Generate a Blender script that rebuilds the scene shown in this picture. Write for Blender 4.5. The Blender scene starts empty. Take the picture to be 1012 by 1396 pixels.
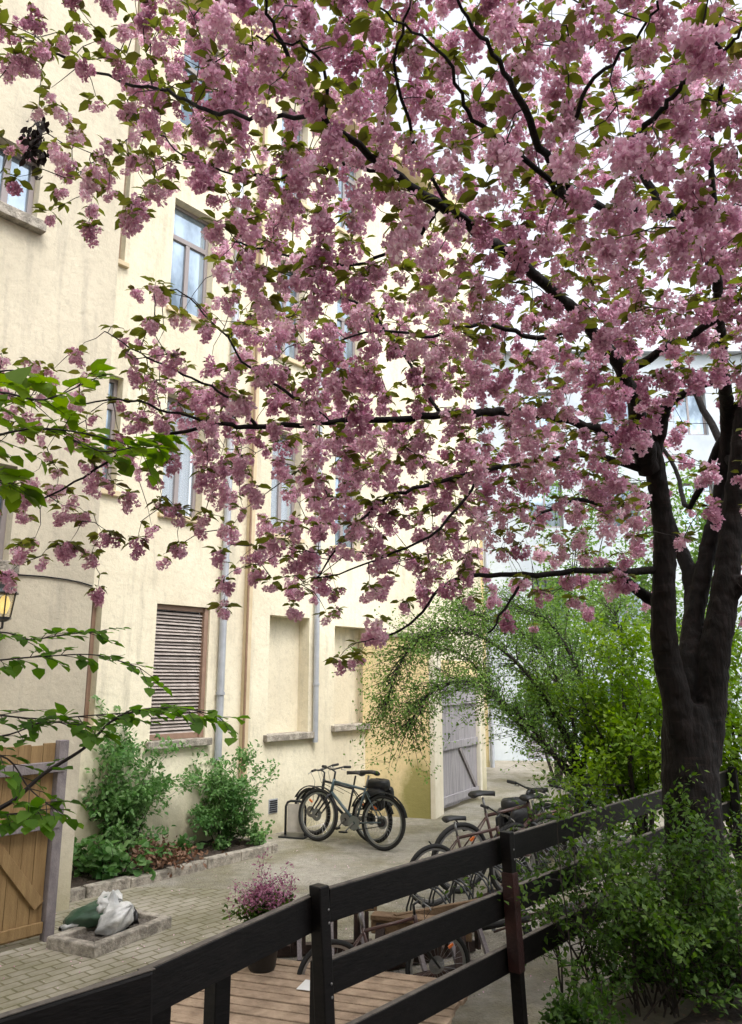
import bpy, math, random
import numpy as np
from mathutils import Vector, Matrix
random.seed(7); RNG = np.random.default_rng(11)
C = bpy.context.scene.collection
sc = bpy.context.scene

# ------------------------------------------------------------------ camera
W0, H0, F, HY, HC = 1012.0, 1396.0, 1050.0, 925.0, 2.25
PITCH = math.atan((HY - H0 / 2) / F)
cam_d = bpy.data.cameras.new('camera'); cam = bpy.data.objects.new('camera', cam_d); C.objects.link(cam)
cam_d.sensor_fit = 'HORIZONTAL'; cam_d.sensor_width = 36; cam_d.lens = 36 * F / W0
cam_d.clip_start = 0.05; cam_d.clip_end = 500
cam.location = (0, 0, HC); cam.rotation_euler = (math.radians(90) + PITCH, 0, 0)
sc.camera = cam
# ------------------------------------------------------------------ world + sun (overcast bright day)
SUN_EL, SUN_AZ = 58, 150
w = bpy.data.worlds.new('World'); sc.world = w; w.use_nodes = True
nt = w.node_tree; nt.nodes.clear()
sky = nt.nodes.new('ShaderNodeTexSky'); sky.sky_type = 'NISHITA'; sky.sun_disc = False
sky.sun_elevation = math.radians(SUN_EL); sky.sun_rotation = math.radians(SUN_AZ)
sky.air_density = 1.0; sky.dust_density = 4.0; sky.ozone_density = 1.0
hs = nt.nodes.new('ShaderNodeHueSaturation'); hs.inputs['Saturation'].default_value = 0.22; hs.inputs['Value'].default_value = 1.0
nz = nt.nodes.new('ShaderNodeTexNoise'); nz.inputs['Scale'].default_value = 2.2; nz.inputs['Detail'].default_value = 5
mr = nt.nodes.new('ShaderNodeMapRange'); mr.inputs['To Min'].default_value = 1.7; mr.inputs['To Max'].default_value = 2.5
mu = nt.nodes.new('ShaderNodeMixRGB'); mu.blend_type = 'MULTIPLY'; mu.inputs[0].default_value = 1
bg = nt.nodes.new('ShaderNodeBackground'); bg.inputs['Strength'].default_value = 0.15
wo = nt.nodes.new('ShaderNodeOutputWorld')
L = nt.links.new
L(sky.outputs[0], hs.inputs['Color']); L(hs.outputs[0], mu.inputs[1]); L(nz.outputs['Fac'], mr.inputs['Value'])
L(mr.outputs[0], mu.inputs[2]); L(mu.outputs[0], bg.inputs['Color']); L(bg.outputs[0], wo.inputs[0])
sd = bpy.data.lights.new('sun', 'SUN'); sun = bpy.data.objects.new('sun', sd); C.objects.link(sun)
sd.energy = 0.8; sd.angle = math.radians(20); sd.color = (1, 0.95, 0.87)
_e, _a = math.radians(SUN_EL), math.radians(SUN_AZ)
_sd = Vector((math.sin(_a) * math.cos(_e), math.cos(_a) * math.cos(_e), math.sin(_e)))
sun.rotation_euler = _sd.to_track_quat('Z', 'Y').to_euler()
sc.view_settings.view_transform = 'Standard'; sc.view_settings.look = 'None'
sc.view_settings.exposure = 0.52; sc.view_settings.gamma = 1
sc.cycles.max_bounces = 7; sc.cycles.transparent_max_bounces = 8

# ------------------------------------------------------------------ photo pixel -> world helpers
CP, SP = math.cos(PITCH), math.sin(PITCH)
def ray(px, py):
    x = (px - W0 / 2) / F; y = (H0 / 2 - py) / F
    return Vector((x, CP - y * SP, SP + y * CP))
def atz(px, py, z=0.0):
    r = ray(px, py); t = (z - HC) / r.z
    return Vector((r.x * t, r.y * t, z))
def atd(px, py, d):
    r = ray(px, py); t = d / r.y
    return Vector((r.x * t, d, HC + r.z * t))
WA = ray(1400, HY); WDIR = Vector((WA.x, WA.y, 0)).normalized()
WN = Vector((WDIR.y, -WDIR.x, 0))
W00 = atz(377, 1136)
def uvz(px, py, v=0.0):
    r = ray(px, py); o = Vector((0, 0, HC)) - W00
    t = (v - o.dot(WN)) / r.dot(WN)
    p = o + r * t
    return p.dot(WDIR), p.z
def wp(u, v, z): return W00 + WDIR * u + WN * v + Vector((0, 0, z))
def touv(p): q = p - W00; return q.dot(WDIR), q.dot(WN)

# ------------------------------------------------------------------ mesh helpers
class MB:
    def __init__(s): s.v = []; s.f = []
    def quadset(s, pts, faces):
        n = len(s.v); s.v += [tuple(p) for p in pts]; s.f += [tuple(i + n for i in f) for f in faces]; return s
    def hexa(s, a, b):
        """a: 4 bottom pts, b: 4 top pts"""
        return s.quadset(list(a) + list(b), [(3,2,1,0),(4,5,6,7),(0,1,5,4),(1,2,6,5),(2,3,7,6),(3,0,4,7)])
    def box(s, o, X, Y, Z):
        o, X, Y, Z = map(Vector, (o, X, Y, Z))
        return s.hexa([o, o+X, o+X+Y, o+Y], [o+Z, o+X+Z, o+X+Y+Z, o+Y+Z])
    def wbox(s, u0, u1, v0, v1, z0, z1):
        return s.hexa([wp(u0,v1,z0), wp(u1,v1,z0), wp(u1,v0,z0), wp(u0,v0,z0)], [wp(u0,v1,z1), wp(u1,v1,z1), wp(u1,v0,z1), wp(u0,v0,z1)])
    def plank(s, p, q, wid, thk, up=(0,0,1), side=0.0):
        """board from p to q; wid along 'up', thk across"""
        p, q, up = Vector(p), Vector(q), Vector(up)
        d = (q - p).normalized(); sd_ = d.cross(up).normalized(); up = sd_.cross(d).normalized()
        a = sd_ * thk / 2; b = up * wid / 2
        return s.hexa([p-a-b, q-a-b, q+a-b, p+a-b], [p-a+b, q-a+b, q+a+b, p+a+b])
    def tube(s, pts, rad, n=8, cap=True, closed=False):
        pts = [Vector(p) for p in pts]; m = len(pts)
        if not hasattr(rad, '__len__'): rad = [rad] * m
        base = len(s.v); ref = None
        for i in range(m):
            if closed: t = pts[(i+1) % m] - pts[i-1]
            else: t = pts[min(i+1, m-1)] - pts[max(i-1, 0)]
            if t.length < 1e-9: t = Vector((0,0,1))
            t.normalize()
            if ref is None:
                ref = t.cross(Vector((0,0,1)) if abs(t.z) < 0.9 else Vector((1,0,0)))
            ref = (ref - t * ref.dot(t))
            if ref.length < 1e-6: ref = t.orthogonal()
            ref.normalize(); bi = t.cross(ref)
            for k in range(n):
                a = 2 * math.pi * k / n
                s.v.append(tuple(pts[i] + (ref * math.cos(a) + bi * math.sin(a)) * rad[i]))
        for i in range(m if closed else m - 1):
            i2 = (i + 1) % m
            for k in range(n):
                k2 = (k + 1) % n
                s.f.append((base+i*n+k, base+i*n+k2, base+i2*n+k2, base+i2*n+k))
        if cap and not closed:
            s.f.append(tuple(base + k for k in reversed(range(n)))); s.f.append(tuple(base+(m-1)*n+k for k in range(n)))
        return s
    def lathe(s, o, prof, n=20, axis=(0,0,1)):
        ax = Vector(axis).normalized(); e1 = ax.orthogonal().normalized(); e2 = ax.cross(e1)
        base = len(s.v)
        for r, h in prof:
            for k in range(n):
                a = 2*math.pi*k/n
                s.v.append(tuple(Vector(o) + ax*h + (e1*math.cos(a)+e2*math.sin(a))*r))
        for i in range(len(prof)-1):
            for k in range(n):
                k2 = (k+1) % n
                s.f.append((base+i*n+k, base+i*n+k2, base+(i+1)*n+k2, base+(i+1)*n+k))
        return s
    def build(s, name, mat, parent=None, smooth=False, bevel=0, mw=None):
        me = bpy.data.meshes.new(name); me.from_pydata(s.v, [], s.f); me.update()
        if smooth: me.polygons.foreach_set('use_smooth', [True]*len(me.polygons))
        me.materials.append(mat)
        o = bpy.data.objects.new(name, me); C.objects.link(o)
        if parent is not None:
            o.parent = parent
            if mw is None: o.matrix_parent_inverse = mwi(parent)
        if bevel:
            b = o.modifiers.new('bevel', 'BEVEL'); b.width = bevel; b.segments = 2; b.limit_method = 'ANGLE'
        return o
def mwi(p):
    m = p.matrix_basis.copy()
    q = p
    while q.parent: m = q.parent.matrix_basis @ m if False else m; q = q.parent
    return (world_of(p)).inverted()
def world_of(p):
    m = p.matrix_basis.copy()
    if p.parent: m = world_of(p.parent) @ p.matrix_parent_inverse @ m
    return m
def thing(name, label, cat, loc=(0,0,0), rotz=0, group=None):
    o = bpy.data.objects.new(name, None); C.objects.link(o); o.empty_display_size = 0.2
    o.location = loc; o.rotation_euler = (0, 0, rotz); o['label'] = label; o['category'] = cat
    if group: o['group'] = group
    return o
def tag(o, label, cat, group=None):
    o['label'] = label; o['category'] = cat
    if group: o['group'] = group
    return o
def struct(o): o['kind'] = 'structure'; return o
def copy_tree(o, parent=None):
    c = o.copy(); C.objects.link(c); c.parent = parent
    for ch in list(o.children): copy_tree(ch, c)
    return c

# ------------------------------------------------------------------ materials
def mat(name, col, rough=0.8, col2=None, nscale=6, ndetail=6, bump=0.0, bscale=60, metal=0, fac=(0.35,0.65), coord='Object', spec=0.5, stretch=None):
    m = bpy.data.materials.new(name); m.use_nodes = True
    t = m.node_tree; b = t.nodes['Principled BSDF']; l = t.links.new
    b.inputs['Roughness'].default_value = rough; b.inputs['Metallic'].default_value = metal
    b.inputs['Specular IOR Level'].default_value = spec
    b.inputs['Base Color'].default_value = (*col, 1)
    tc = t.nodes.new('ShaderNodeTexCoord'); out = tc.outputs[coord]
    if stretch:
        mp = t.nodes.new('ShaderNodeMapping'); mp.inputs['Scale'].default_value = stretch; l(out, mp.inputs['Vector']); out = mp.outputs[0]
    if col2:
        n = t.nodes.new('ShaderNodeTexNoise'); n.inputs['Scale'].default_value = nscale; n.inputs['Detail'].default_value = ndetail
        n.inputs['Roughness'].default_value = 0.65
        r = t.nodes.new('ShaderNodeValToRGB'); r.color_ramp.elements[0].position = fac[0]; r.color_ramp.elements[1].position = fac[1]
        r.color_ramp.elements[0].color = (*col, 1); r.color_ramp.elements[1].color = (*col2, 1)
        l(out, n.inputs['Vector']); l(n.outputs['Fac'], r.inputs['Fac']); l(r.outputs[0], b.inputs['Base Color'])
    if bump:
        n2 = t.nodes.new('ShaderNodeTexNoise'); n2.inputs['Scale'].default_value = bscale; n2.inputs['Detail'].default_value = 8
        bp = t.nodes.new('ShaderNodeBump'); bp.inputs['Strength'].default_value = bump; bp.inputs['Distance'].default_value = 0.02
        l(out, n2.inputs['Vector']); l(n2.outputs['Fac'], bp.inputs['Height']); l(bp.outputs[0], b.inputs['Normal'])
    return m
def node(t, typ, **kw):
    n = t.nodes.new(typ)
    for k, v in kw.items():
        if k in n.inputs: n.inputs[k].default_value = v
        else: setattr(n, k, v)
    return n
def foliage(name, cols, trans=0.4, rough=0.55, spec=0.3):
    """leaf / petal material: per-leaf random colour, diffuse + translucent"""
    m = bpy.data.materials.new(name); m.use_nodes = True
    t = m.node_tree; b = t.nodes['Principled BSDF']; l = t.links.new; out = t.nodes['Material Output']
    g = t.nodes.new('ShaderNodeNewGeometry'); r = t.nodes.new('ShaderNodeValToRGB')
    cr = r.color_ramp
    while len(cr.elements) < len(cols): cr.elements.new(0.5)
    for i, c in enumerate(cols):
        cr.elements[i].position = i / max(1, len(cols)-1); cr.elements[i].color = (*c, 1)
    n = node(t, 'ShaderNodeTexNoise', Scale=1.6, Detail=2.0); tc = t.nodes.new('ShaderNodeTexCoord')
    l(tc.outputs['Object'], n.inputs['Vector'])
    ma = node(t, 'ShaderNodeMath', operation='MULTIPLY_ADD'); ma.inputs[1].default_value = 0.62
    l(g.outputs['Random Per Island'], ma.inputs[0])
    mb_ = node(t, 'ShaderNodeMath', operation='MULTIPLY_ADD'); mb_.inputs[1].default_value = 1.5; mb_.inputs[2].default_value = -0.56
    l(n.outputs['Fac'], mb_.inputs[0]); l(mb_.outputs[0], ma.inputs[2]); l(ma.outputs[0], r.inputs['Fac'])
    b.inputs['Roughness'].default_value = rough; b.inputs['Specular IOR Level'].default_value = spec
    l(r.outputs[0], b.inputs['Base Color'])
    tr = t.nodes.new('ShaderNodeBsdfTranslucent'); hsn = node(t, 'ShaderNodeHueSaturation', Saturation=1.15, Value=1.25)
    l(r.outputs[0], hsn.inputs['Color']); l(hsn.outputs[0], tr.inputs['Color'])
    mx = t.nodes.new('ShaderNodeMixShader'); mx.inputs[0].default_value = trans
    l(b.outputs[0], mx.inputs[1]); l(tr.outputs[0], mx.inputs[2]); l(mx.outputs[0], out.inputs['Surface'])
    return m

def stucco(name, c1, c2, stain, sc_=1.0):
    m = bpy.data.materials.new(name); m.use_nodes = True; t = m.node_tree; l = t.links.new; b = t.nodes['Principled BSDF']
    tc = t.nodes.new('ShaderNodeTexCoord')
    n1 = node(t, 'ShaderNodeTexNoise', Scale=0.55*sc_, Detail=7.0, Roughness=0.6)
    r1 = t.nodes.new('ShaderNodeValToRGB'); r1.color_ramp.elements[0].position=.35; r1.color_ramp.elements[1].position=.68
    r1.color_ramp.elements[0].color=(*c1,1); r1.color_ramp.elements[1].color=(*c2,1)
    l(tc.outputs['Object'], n1.inputs['Vector']); l(n1.outputs['Fac'], r1.inputs['Fac'])
    # vertical drip stains
    mp = node(t, 'ShaderNodeMapping'); mp.inputs['Scale'].default_value=(3.5,3.5,0.45); l(tc.outputs['Object'], mp.inputs['Vector'])
    n2 = node(t, 'ShaderNodeTexNoise', Scale=1.3*sc_, Detail=9.0, Roughness=0.7); l(mp.outputs[0], n2.inputs['Vector'])
    r2 = t.nodes.new('ShaderNodeValToRGB'); r2.color_ramp.elements[0].position=.52; r2.color_ramp.elements[1].position=.78
    r2.color_ramp.elements[0].color=(0,0,0,1); r2.color_ramp.elements[1].color=(.8,.8,.8,1); l(n2.outputs['Fac'], r2.inputs['Fac'])
    mx = node(t, 'ShaderNodeMixRGB'); l(r2.outputs[0], mx.inputs[0]); l(r1.outputs[0], mx.inputs[1]); mx.inputs[2].default_value=(*stain,1)
    # fine mottling
    n3 = node(t, 'ShaderNodeTexNoise', Scale=14.0, Detail=8.0, Roughness=0.75); l(tc.outputs['Object'], n3.inputs['Vector'])
    mr3 = node(t, 'ShaderNodeMapRange'); mr3.inputs['From Min'].default_value=.3; mr3.inputs['From Max'].default_value=.5; mr3.inputs['To Min'].default_value=.88; mr3.inputs['To Max'].default_value=1.05
    l(n3.outputs['Fac'], mr3.inputs['Value'])
    m3 = node(t, 'ShaderNodeMixRGB', blend_type='MULTIPLY'); m3.inputs[0].default_value=1; l(mx.outputs[0], m3.inputs[1]); l(mr3.outputs[0], m3.inputs[2])
    # damp / algae near the ground
    sx = t.nodes.new('ShaderNodeSeparateXYZ'); l(tc.outputs['Object'], sx.inputs[0])
    mz = node(t, 'ShaderNodeMapRange'); mz.inputs['From Min'].default_value=0.75; mz.inputs['From Max'].default_value=0.0; l(sx.outputs['Z'], mz.inputs['Value'])
    n4 = node(t, 'ShaderNodeTexNoise', Scale=2.4, Detail=8.0, Roughness=0.7); l(tc.outputs['Object'], n4.inputs['Vector'])
    mm = node(t, 'ShaderNodeMath', operation='MULTIPLY'); l(mz.outputs[0], mm.inputs[0]); l(n4.outputs['Fac'], mm.inputs[1])
    m4 = node(t, 'ShaderNodeMixRGB'); l(mm.outputs[0], m4.inputs[0]); l(m3.outputs[0], m4.inputs[1]); m4.inputs[2].default_value=(.30,.27,.15,1)
    l(m4.outputs[0], b.inputs['Base Color']); b.inputs['Roughness'].default_value=.92; b.inputs['Specular IOR Level'].default_value=.2
    n5 = node(t, 'ShaderNodeTexNoise', Scale=9.0, Detail=10.0, Roughness=0.7); l(tc.outputs['Object'], n5.inputs['Vector'])
    bp = node(t, 'ShaderNodeBump', Strength=.45, Distance=.03); l(n5.outputs['Fac'], bp.inputs['Height']); l(bp.outputs[0], b.inputs['Normal'])
    return m
M = {}
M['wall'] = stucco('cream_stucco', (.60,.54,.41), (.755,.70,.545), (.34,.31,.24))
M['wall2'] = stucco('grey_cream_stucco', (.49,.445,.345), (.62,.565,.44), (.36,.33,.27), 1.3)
M['wally'] = stucco('yellow_stucco', (.66,.52,.28), (.76,.63,.37), (.42,.36,.2), 1.5)
M['trim'] = mat('ochre_trim', (.52,.42,.27), .85, (.62,.51,.34), 4, bump=.2)
M['brown'] = mat('brown_paint', (.20,.12,.075), .6, (.27,.17,.11), 8, bump=.2)
M['stone'] = mat('weathered_stone', (.20,.18,.15), .9, (.42,.38,.32), 9, bump=.8, bscale=40, fac=(.4,.6))
M['white'] = mat('white_building', (.40,.45,.50), .9, (.50,.55,.59), 1.0, bump=.1)
M['white_frame'] = mat('white_frame', (.26,.23,.23), .5)
M['brown_frame'] = mat('brown_frame', (.22,.14,.10), .6, (.28,.18,.13), 10)
M['grey_metal'] = mat('grey_zinc', (.36,.38,.42), .45, (.46,.48,.52), 5, metal=.3)
M['shutter'] = mat('weathered_slat', (.28,.24,.215), .8, (.40,.35,.32), 7, bump=.3)
M['dark'] = mat('dark_void', (.012,.012,.014), .9)
M['curtain'] = mat('net_curtain', (.55,.60,.66), .9, (.70,.74,.78), 3, stretch=(14,14,.3))
g = mat('glass', (.10,.14,.18), .05, (.42,.52,.62), .9, spec=1.0, fac=(.40,.60), stretch=(1,1,.5)); M['glass'] = g  # dark and pale reflections painted into the panes as colour noise
g.node_tree.nodes['Principled BSDF'].inputs['Metallic'].default_value = .55
M['glass_clear'] = mat('clear_glass', (.5,.58,.66), .05, spec=1.0); M['glass_clear'].node_tree.nodes['Principled BSDF'].inputs['Alpha'].default_value=.35
M['fence'] = mat('dark_painted_wood', (.0035,.0032,.0036), .5, (.009,.0075,.0078), 9, spec=.22, bump=.12, bscale=22, stretch=(1,1,5))
M['fence_top'] = mat('worn_wood', (.07,.06,.055), .8, (.16,.14,.12), 12)
M['fence_red'] = mat('maroon_painted_wood', (.016,.003,.003), .6, (.035,.006,.005), 8, bump=.3)
M['deck'] = mat('deck_board', (.24,.17,.115), .8, (.46,.34,.24), 5, bump=.5, bscale=25, stretch=(1.3,1.3,1.3))
M['tan'] = mat('tan_timber', (.11,.065,.03), .75, (.20,.125,.07), 5, bump=.4)
M['redwood'] = mat('red_brown_timber', (.02,.010,.008), .65, (.04,.019,.014), 6, bump=.3)
M['gate'] = mat('pine_boards', (.22,.135,.055), .8, (.34,.225,.10), 3, bump=.4, stretch=(6,6,.6))
M['gate_grey'] = mat('greyed_timber', (.16,.14,.15), .85, (.27,.24,.24), 6, bump=.4, stretch=(2,2,1))
M['gate_old'] = mat('lilac_grey_boards', (.25,.235,.255), .85, (.38,.36,.38), 4, bump=.4, stretch=(6,6,.5))
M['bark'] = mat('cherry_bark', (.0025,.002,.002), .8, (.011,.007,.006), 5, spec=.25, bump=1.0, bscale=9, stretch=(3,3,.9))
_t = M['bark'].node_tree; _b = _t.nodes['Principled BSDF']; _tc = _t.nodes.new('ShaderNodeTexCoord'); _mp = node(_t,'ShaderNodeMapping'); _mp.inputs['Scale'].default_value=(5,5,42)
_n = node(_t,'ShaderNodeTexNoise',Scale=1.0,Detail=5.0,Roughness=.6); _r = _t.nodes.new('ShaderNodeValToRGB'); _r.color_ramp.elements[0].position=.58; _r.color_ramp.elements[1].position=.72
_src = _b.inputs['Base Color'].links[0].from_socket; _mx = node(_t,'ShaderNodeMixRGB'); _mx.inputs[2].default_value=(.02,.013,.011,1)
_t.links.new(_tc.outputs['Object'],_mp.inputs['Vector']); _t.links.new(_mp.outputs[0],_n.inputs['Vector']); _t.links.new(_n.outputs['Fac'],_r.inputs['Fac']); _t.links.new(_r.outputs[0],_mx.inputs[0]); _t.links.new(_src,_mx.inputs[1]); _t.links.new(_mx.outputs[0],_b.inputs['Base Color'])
M['twig'] = mat('twig_bark', (.014,.010,.010), .8, (.03,.02,.018), 12)
M['soil'] = mat('soil', (.018,.013,.010), .95, (.06,.042,.03), 14, bump=1.0, bscale=30)
M['stem'] = mat('pale_stem',(.03,.022,.018),.8)
M['tyre'] = mat('tyre_rubber', (.012,.012,.012), .8)
M['rim'] = mat('alloy_rim', (.35,.35,.36), .35, metal=.8)
M['black_frame'] = mat('black_bike_paint', (.015,.017,.02), .3)
M['green_frame'] = mat('petrol_bike_paint', (.05,.085,.10), .3, (.09,.12,.13), 8)
M['brown_bike'] = mat('copper_bike_paint', (.07,.035,.03), .35)
M['saddle'] = mat('saddle_vinyl', (.016,.016,.018), .5)
M['white_bag'] = mat('white_plastic_bag', (.30,.31,.31), .35, (.75,.75,.73), 5, bump=.3, bscale=12)
M['green_bag'] = mat('green_plastic', (.035,.075,.045), .35, (.05,.10,.06), 4, bump=.3, bscale=12)
M['black_bag'] = mat('black_plastic', (.012,.012,.014), .3, bump=.4, bscale=12)
M['paper'] = mat('white_paper', (.75,.75,.74), .8)
M['orange'] = mat('orange_reflector', (.7,.16,.03), .3)
M['panel'] = mat('notice_panel', (.40,.37,.33), .6, (.52,.48,.43), 7)
M['pot'] = mat('dark_pot', (.015,.014,.014), .5)
PET = foliage('blossom_petals', [(.46,.21,.32),(.62,.38,.49),(.77,.56,.66),(.92,.80,.84)], trans=.52, rough=.7, spec=.15)
LEAF = foliage('cherry_leaves', [(.075,.06,.02),(.11,.125,.022),(.16,.19,.035),(.20,.18,.05)], trans=.5)
LMAPLE = foliage('maple_leaves', [(.06,.14,.02),(.11,.22,.03),(.19,.33,.05)], trans=.6)
LBRIGHT = foliage('lime_leaves', [(.08,.16,.012),(.14,.24,.018),(.22,.32,.035)], trans=.55)
LTREE = foliage('small_green_leaves', [(.075,.15,.035),(.13,.23,.05),(.24,.35,.10)], trans=.5)
LBUSH = foliage('bush_leaves', [(.028,.065,.012),(.065,.13,.02),(.15,.24,.04)], trans=.45)
LPEONY = foliage('shrub_leaves', [(.06,.15,.045),(.13,.26,.08),(.27,.42,.18)], trans=.48)
LDRY = foliage('dry_leaves', [(.12,.055,.03),(.2,.11,.07),(.30,.2,.14)], trans=.2)
LDEAD = foliage('withered_leaves', [(.012,.008,.008),(.03,.018,.015)], trans=.1)
LPINK = foliage('pink_flower', [(.25,.07,.15),(.42,.17,.28),(.6,.38,.46)], trans=.35)

# ------------------------------------------------------------------ foliage scattering
def rot_from(dirs, roll):
    """(N,3) unit dirs -> (N,3,3) with local +Y along dir, random roll"""
    d = dirs / np.maximum(np.linalg.norm(dirs, axis=1, keepdims=True), 1e-9)
    ref = np.tile([0,0,1.0], (len(d),1)); m = np.abs(d[:,2]) > .95; ref[m] = [1,0,0]
    x = np.cross(d, ref); x /= np.linalg.norm(x, axis=1, keepdims=True)
    z = np.cross(x, d)
    c, s_ = np.cos(roll)[:,None], np.sin(roll)[:,None]
    X = x*c + z*s_; Z = -x*s_ + z*c
    return np.stack([X, d, Z], axis=2)
def scatter(name, tv, tf, pos, R, scale, mat_, parent=None):
    tv = np.array(tv, float); N = len(pos)
    if np.ndim(scale) == 1: scale = scale[:,None,None]
    v = np.einsum('nij,kj->nki', R, tv) * scale + pos[:,None,:]
    v = v.reshape(-1,3); k = len(tv)
    nf = len(tf); flen = len(tf[0])
    f = (np.array(tf)[None] + (np.arange(N)*k)[:,None,None]).reshape(-1)
    me = bpy.data.meshes.new(name)
    me.vertices.add(len(v)); me.vertices.foreach_set('co', v.astype(np.float32).ravel())
    me.loops.add(len(f)); me.loops.foreach_set('vertex_index', f.astype(np.int32))
    me.polygons.add(N*nf); me.polygons.foreach_set('loop_start', np.arange(0, N*nf*flen, flen, dtype=np.int32))
    me.update(calc_edges=True); me.validate()
    me.materials.append(mat_)
    o = bpy.data.objects.new(name, me); C.objects.link(o)
    if parent is not None: o.parent = parent; o.matrix_parent_inverse = mwi(parent)
    return o
# unit leaf: length 1 along +Y, folded on the midrib, tip drooping
LF_V = [(0,0,0),(-.24,.3,.07),(0,.34,.0),(.24,.3,.07),(-.22,.66,.03),(0,.68,-.05),(.22,.66,.03),(0,1.0,-.16)]
LF_F = [(0,2,1,1),]
LF_F = [(0,3,2,1),(1,2,5,4),(2,3,6,5),(4,5,6,7)]
# broad serrated leaf (maple / hazel like)
LB_V = [(0,0,0),(-.42,.22,.05),(0,.3,-.02),(.42,.22,.05),(-.36,.62,.02),(0,.64,-.06),(.36,.62,.02),(0,1.0,-.14)]
PT_V = [(-.10,0,0),(.10,0,0),(-.42,.55,.10),(.42,.55,.10),(-.26,1.0,.30),(.26,1.0,.22)]
PT_F = [(0,1,3,2),(2,3,5,4)]
# rounded small leaf
SL_V = [(0,0,0),(.3,.45,.05),(0,1,-.08),(-.3,.45,.05)]
SL_F = [(0,1,2,3)]
def unit(n):
    d = RNG.normal(size=(n,3)); return d / np.linalg.norm(d, axis=1, keepdims=True)
def leaves_at(name, anchors, dirs, per, size, mat_, parent, spread=.05, tv=SL_V, tf=SL_F, droop=-.15, follow=.8):
    A = np.repeat(np.array([tuple(a) for a in anchors]), per, 0); D = np.repeat(np.array([tuple(a) for a in dirs]), per, 0)
    n = len(A); pos = A + RNG.normal(size=(n,3))*spread
    d = D*follow + unit(n); d[:,2] += droop
    sc_ = RNG.uniform(size[0], size[1], n)
    return scatter(name, tv, tf, pos, rot_from(d, RNG.uniform(-.9,.9,n)), sc_, mat_, parent)
def grow(mb, p, d, length, r, level, anchors, rnd, curve=.25, up=.05, kids=(3,5), split=.6, seg=6, ln=.55, n=None):
    pts = [Vector(p)]; rad = [r]; d = Vector(d).normalized(); step = length/seg
    for i in range(seg):
        d = (d + Vector((rnd.uniform(-1,1), rnd.uniform(-1,1), rnd.uniform(-1,1)))*curve + Vector((0,0,up))).normalized()
        pts.append(pts[-1] + d*step); rad.append(r*(1-.8*(i+1)/seg)+.0006)
        if level == 0 or i >= seg-2: anchors.append((pts[-1].copy(), d.copy()))
    mb.tube(pts, rad, n or (8 if r > .03 else 5 if r > .008 else 3))
    if level > 0:
        for k in range(rnd.randint(*kids)):
            i = rnd.randint(max(1, seg//3) if level < 2 else 1, seg); a = Vector((rnd.uniform(-1,1), rnd.uniform(-1,1), rnd.uniform(-.3,.8)))
            dd = ((pts[i]-pts[i-1]).normalized()*(1-split) + a.normalized()*split*1.3).normalized()
            grow(mb, pts[i], dd, length*ln*rnd.uniform(.75,1.2), rad[i]*.65, level-1, anchors, rnd, curve, up, kids, split, seg, ln, n)

# ================================================================== GROUND
gm = bpy.data.materials.new('courtyard_paving'); gm.use_nodes = True
t = gm.node_tree; l = t.links.new; b = t.nodes['Principled BSDF']; tc = t.nodes.new('ShaderNodeTexCoord')
n1 = node(t,'ShaderNodeTexNoise',Scale=.7,Detail=9.0,Roughness=.65); l(tc.outputs['Object'], n1.inputs['Vector'])
r1 = t.nodes.new('ShaderNodeValToRGB'); e = r1.color_ramp.elements; e[0].position=.38; e[0].color=(.20,.18,.11,1); e[1].position=.56; e[1].color=(.36,.335,.285,1)
x_ = e.new(.75); x_.color=(.44,.41,.35,1); l(n1.outputs['Fac'], r1.inputs['Fac'])
n2 = node(t,'ShaderNodeTexNoise',Scale=9.0,Detail=10.0,Roughness=.75); l(tc.outputs['Object'], n2.inputs['Vector'])
mr2 = node(t,'ShaderNodeMapRange'); mr2.inputs['From Min'].default_value=.3; mr2.inputs['From Max'].default_value=.7; mr2.inputs['To Min'].default_value=.62; mr2.inputs['To Max'].default_value=1.12
l(n2.outputs['Fac'], mr2.inputs['Value'])
m2 = node(t,'ShaderNodeMixRGB',blend_type='MULTIPLY'); m2.inputs[0].default_value=1; l(r1.outputs[0], m2.inputs[1]); l(mr2.outputs[0], m2.inputs[2])
n4 = node(t,'ShaderNodeTexVoronoi',Scale=55.0); l(tc.outputs['Object'], n4.inputs['Vector'])
ad = node(t,'ShaderNodeMath',operation='ADD'); l(n2.outputs['Fac'], ad.inputs[0]); l(n4.outputs['Distance'], ad.inputs[1])
bp = node(t,'ShaderNodeBump',Strength=.6,Distance=.02); l(ad.outputs[0], bp.inputs['Height']); l(bp.outputs[0], b.inputs['Normal'])
l(m2.outputs[0], b.inputs['Base Color']); b.inputs['Roughness'].default_value=.9
struct(MB().quadset([(-60,-20,0),(90,-20,0),(90,120,0),(-60,120,0)], [(0,1,2,3)]).build('ground', gm))
# brick pavers in the near left of the yard
pm = bpy.data.materials.new('small_pavers'); pm.use_nodes = True
t = pm.node_tree; l = t.links.new; b = t.nodes['Principled BSDF']; tc = t.nodes.new('ShaderNodeTexCoord')
br = node(t,'ShaderNodeTexBrick',Scale=1.0); br.inputs['Brick Width'].default_value=.21; br.inputs['Row Height'].default_value=.105; br.inputs['Mortar Size'].default_value=.009
br.inputs['Color1'].default_value=(.295,.28,.245,1); br.inputs['Color2'].default_value=(.245,.232,.20,1); br.inputs['Mortar'].default_value=(.15,.14,.09,1)
mp = node(t,'ShaderNodeMapping'); mp.inputs['Rotation'].default_value=(0,0,math.atan2(WDIR.y,WDIR.x)*-1+.0); l(tc.outputs['Object'], mp.inputs['Vector']); l(mp.outputs[0], br.inputs['Vector'])
n1 = node(t,'ShaderNodeTexNoise',Scale=1.6,Detail=9.0,Roughness=.7); l(tc.outputs['Object'], n1.inputs['Vector'])
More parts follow.
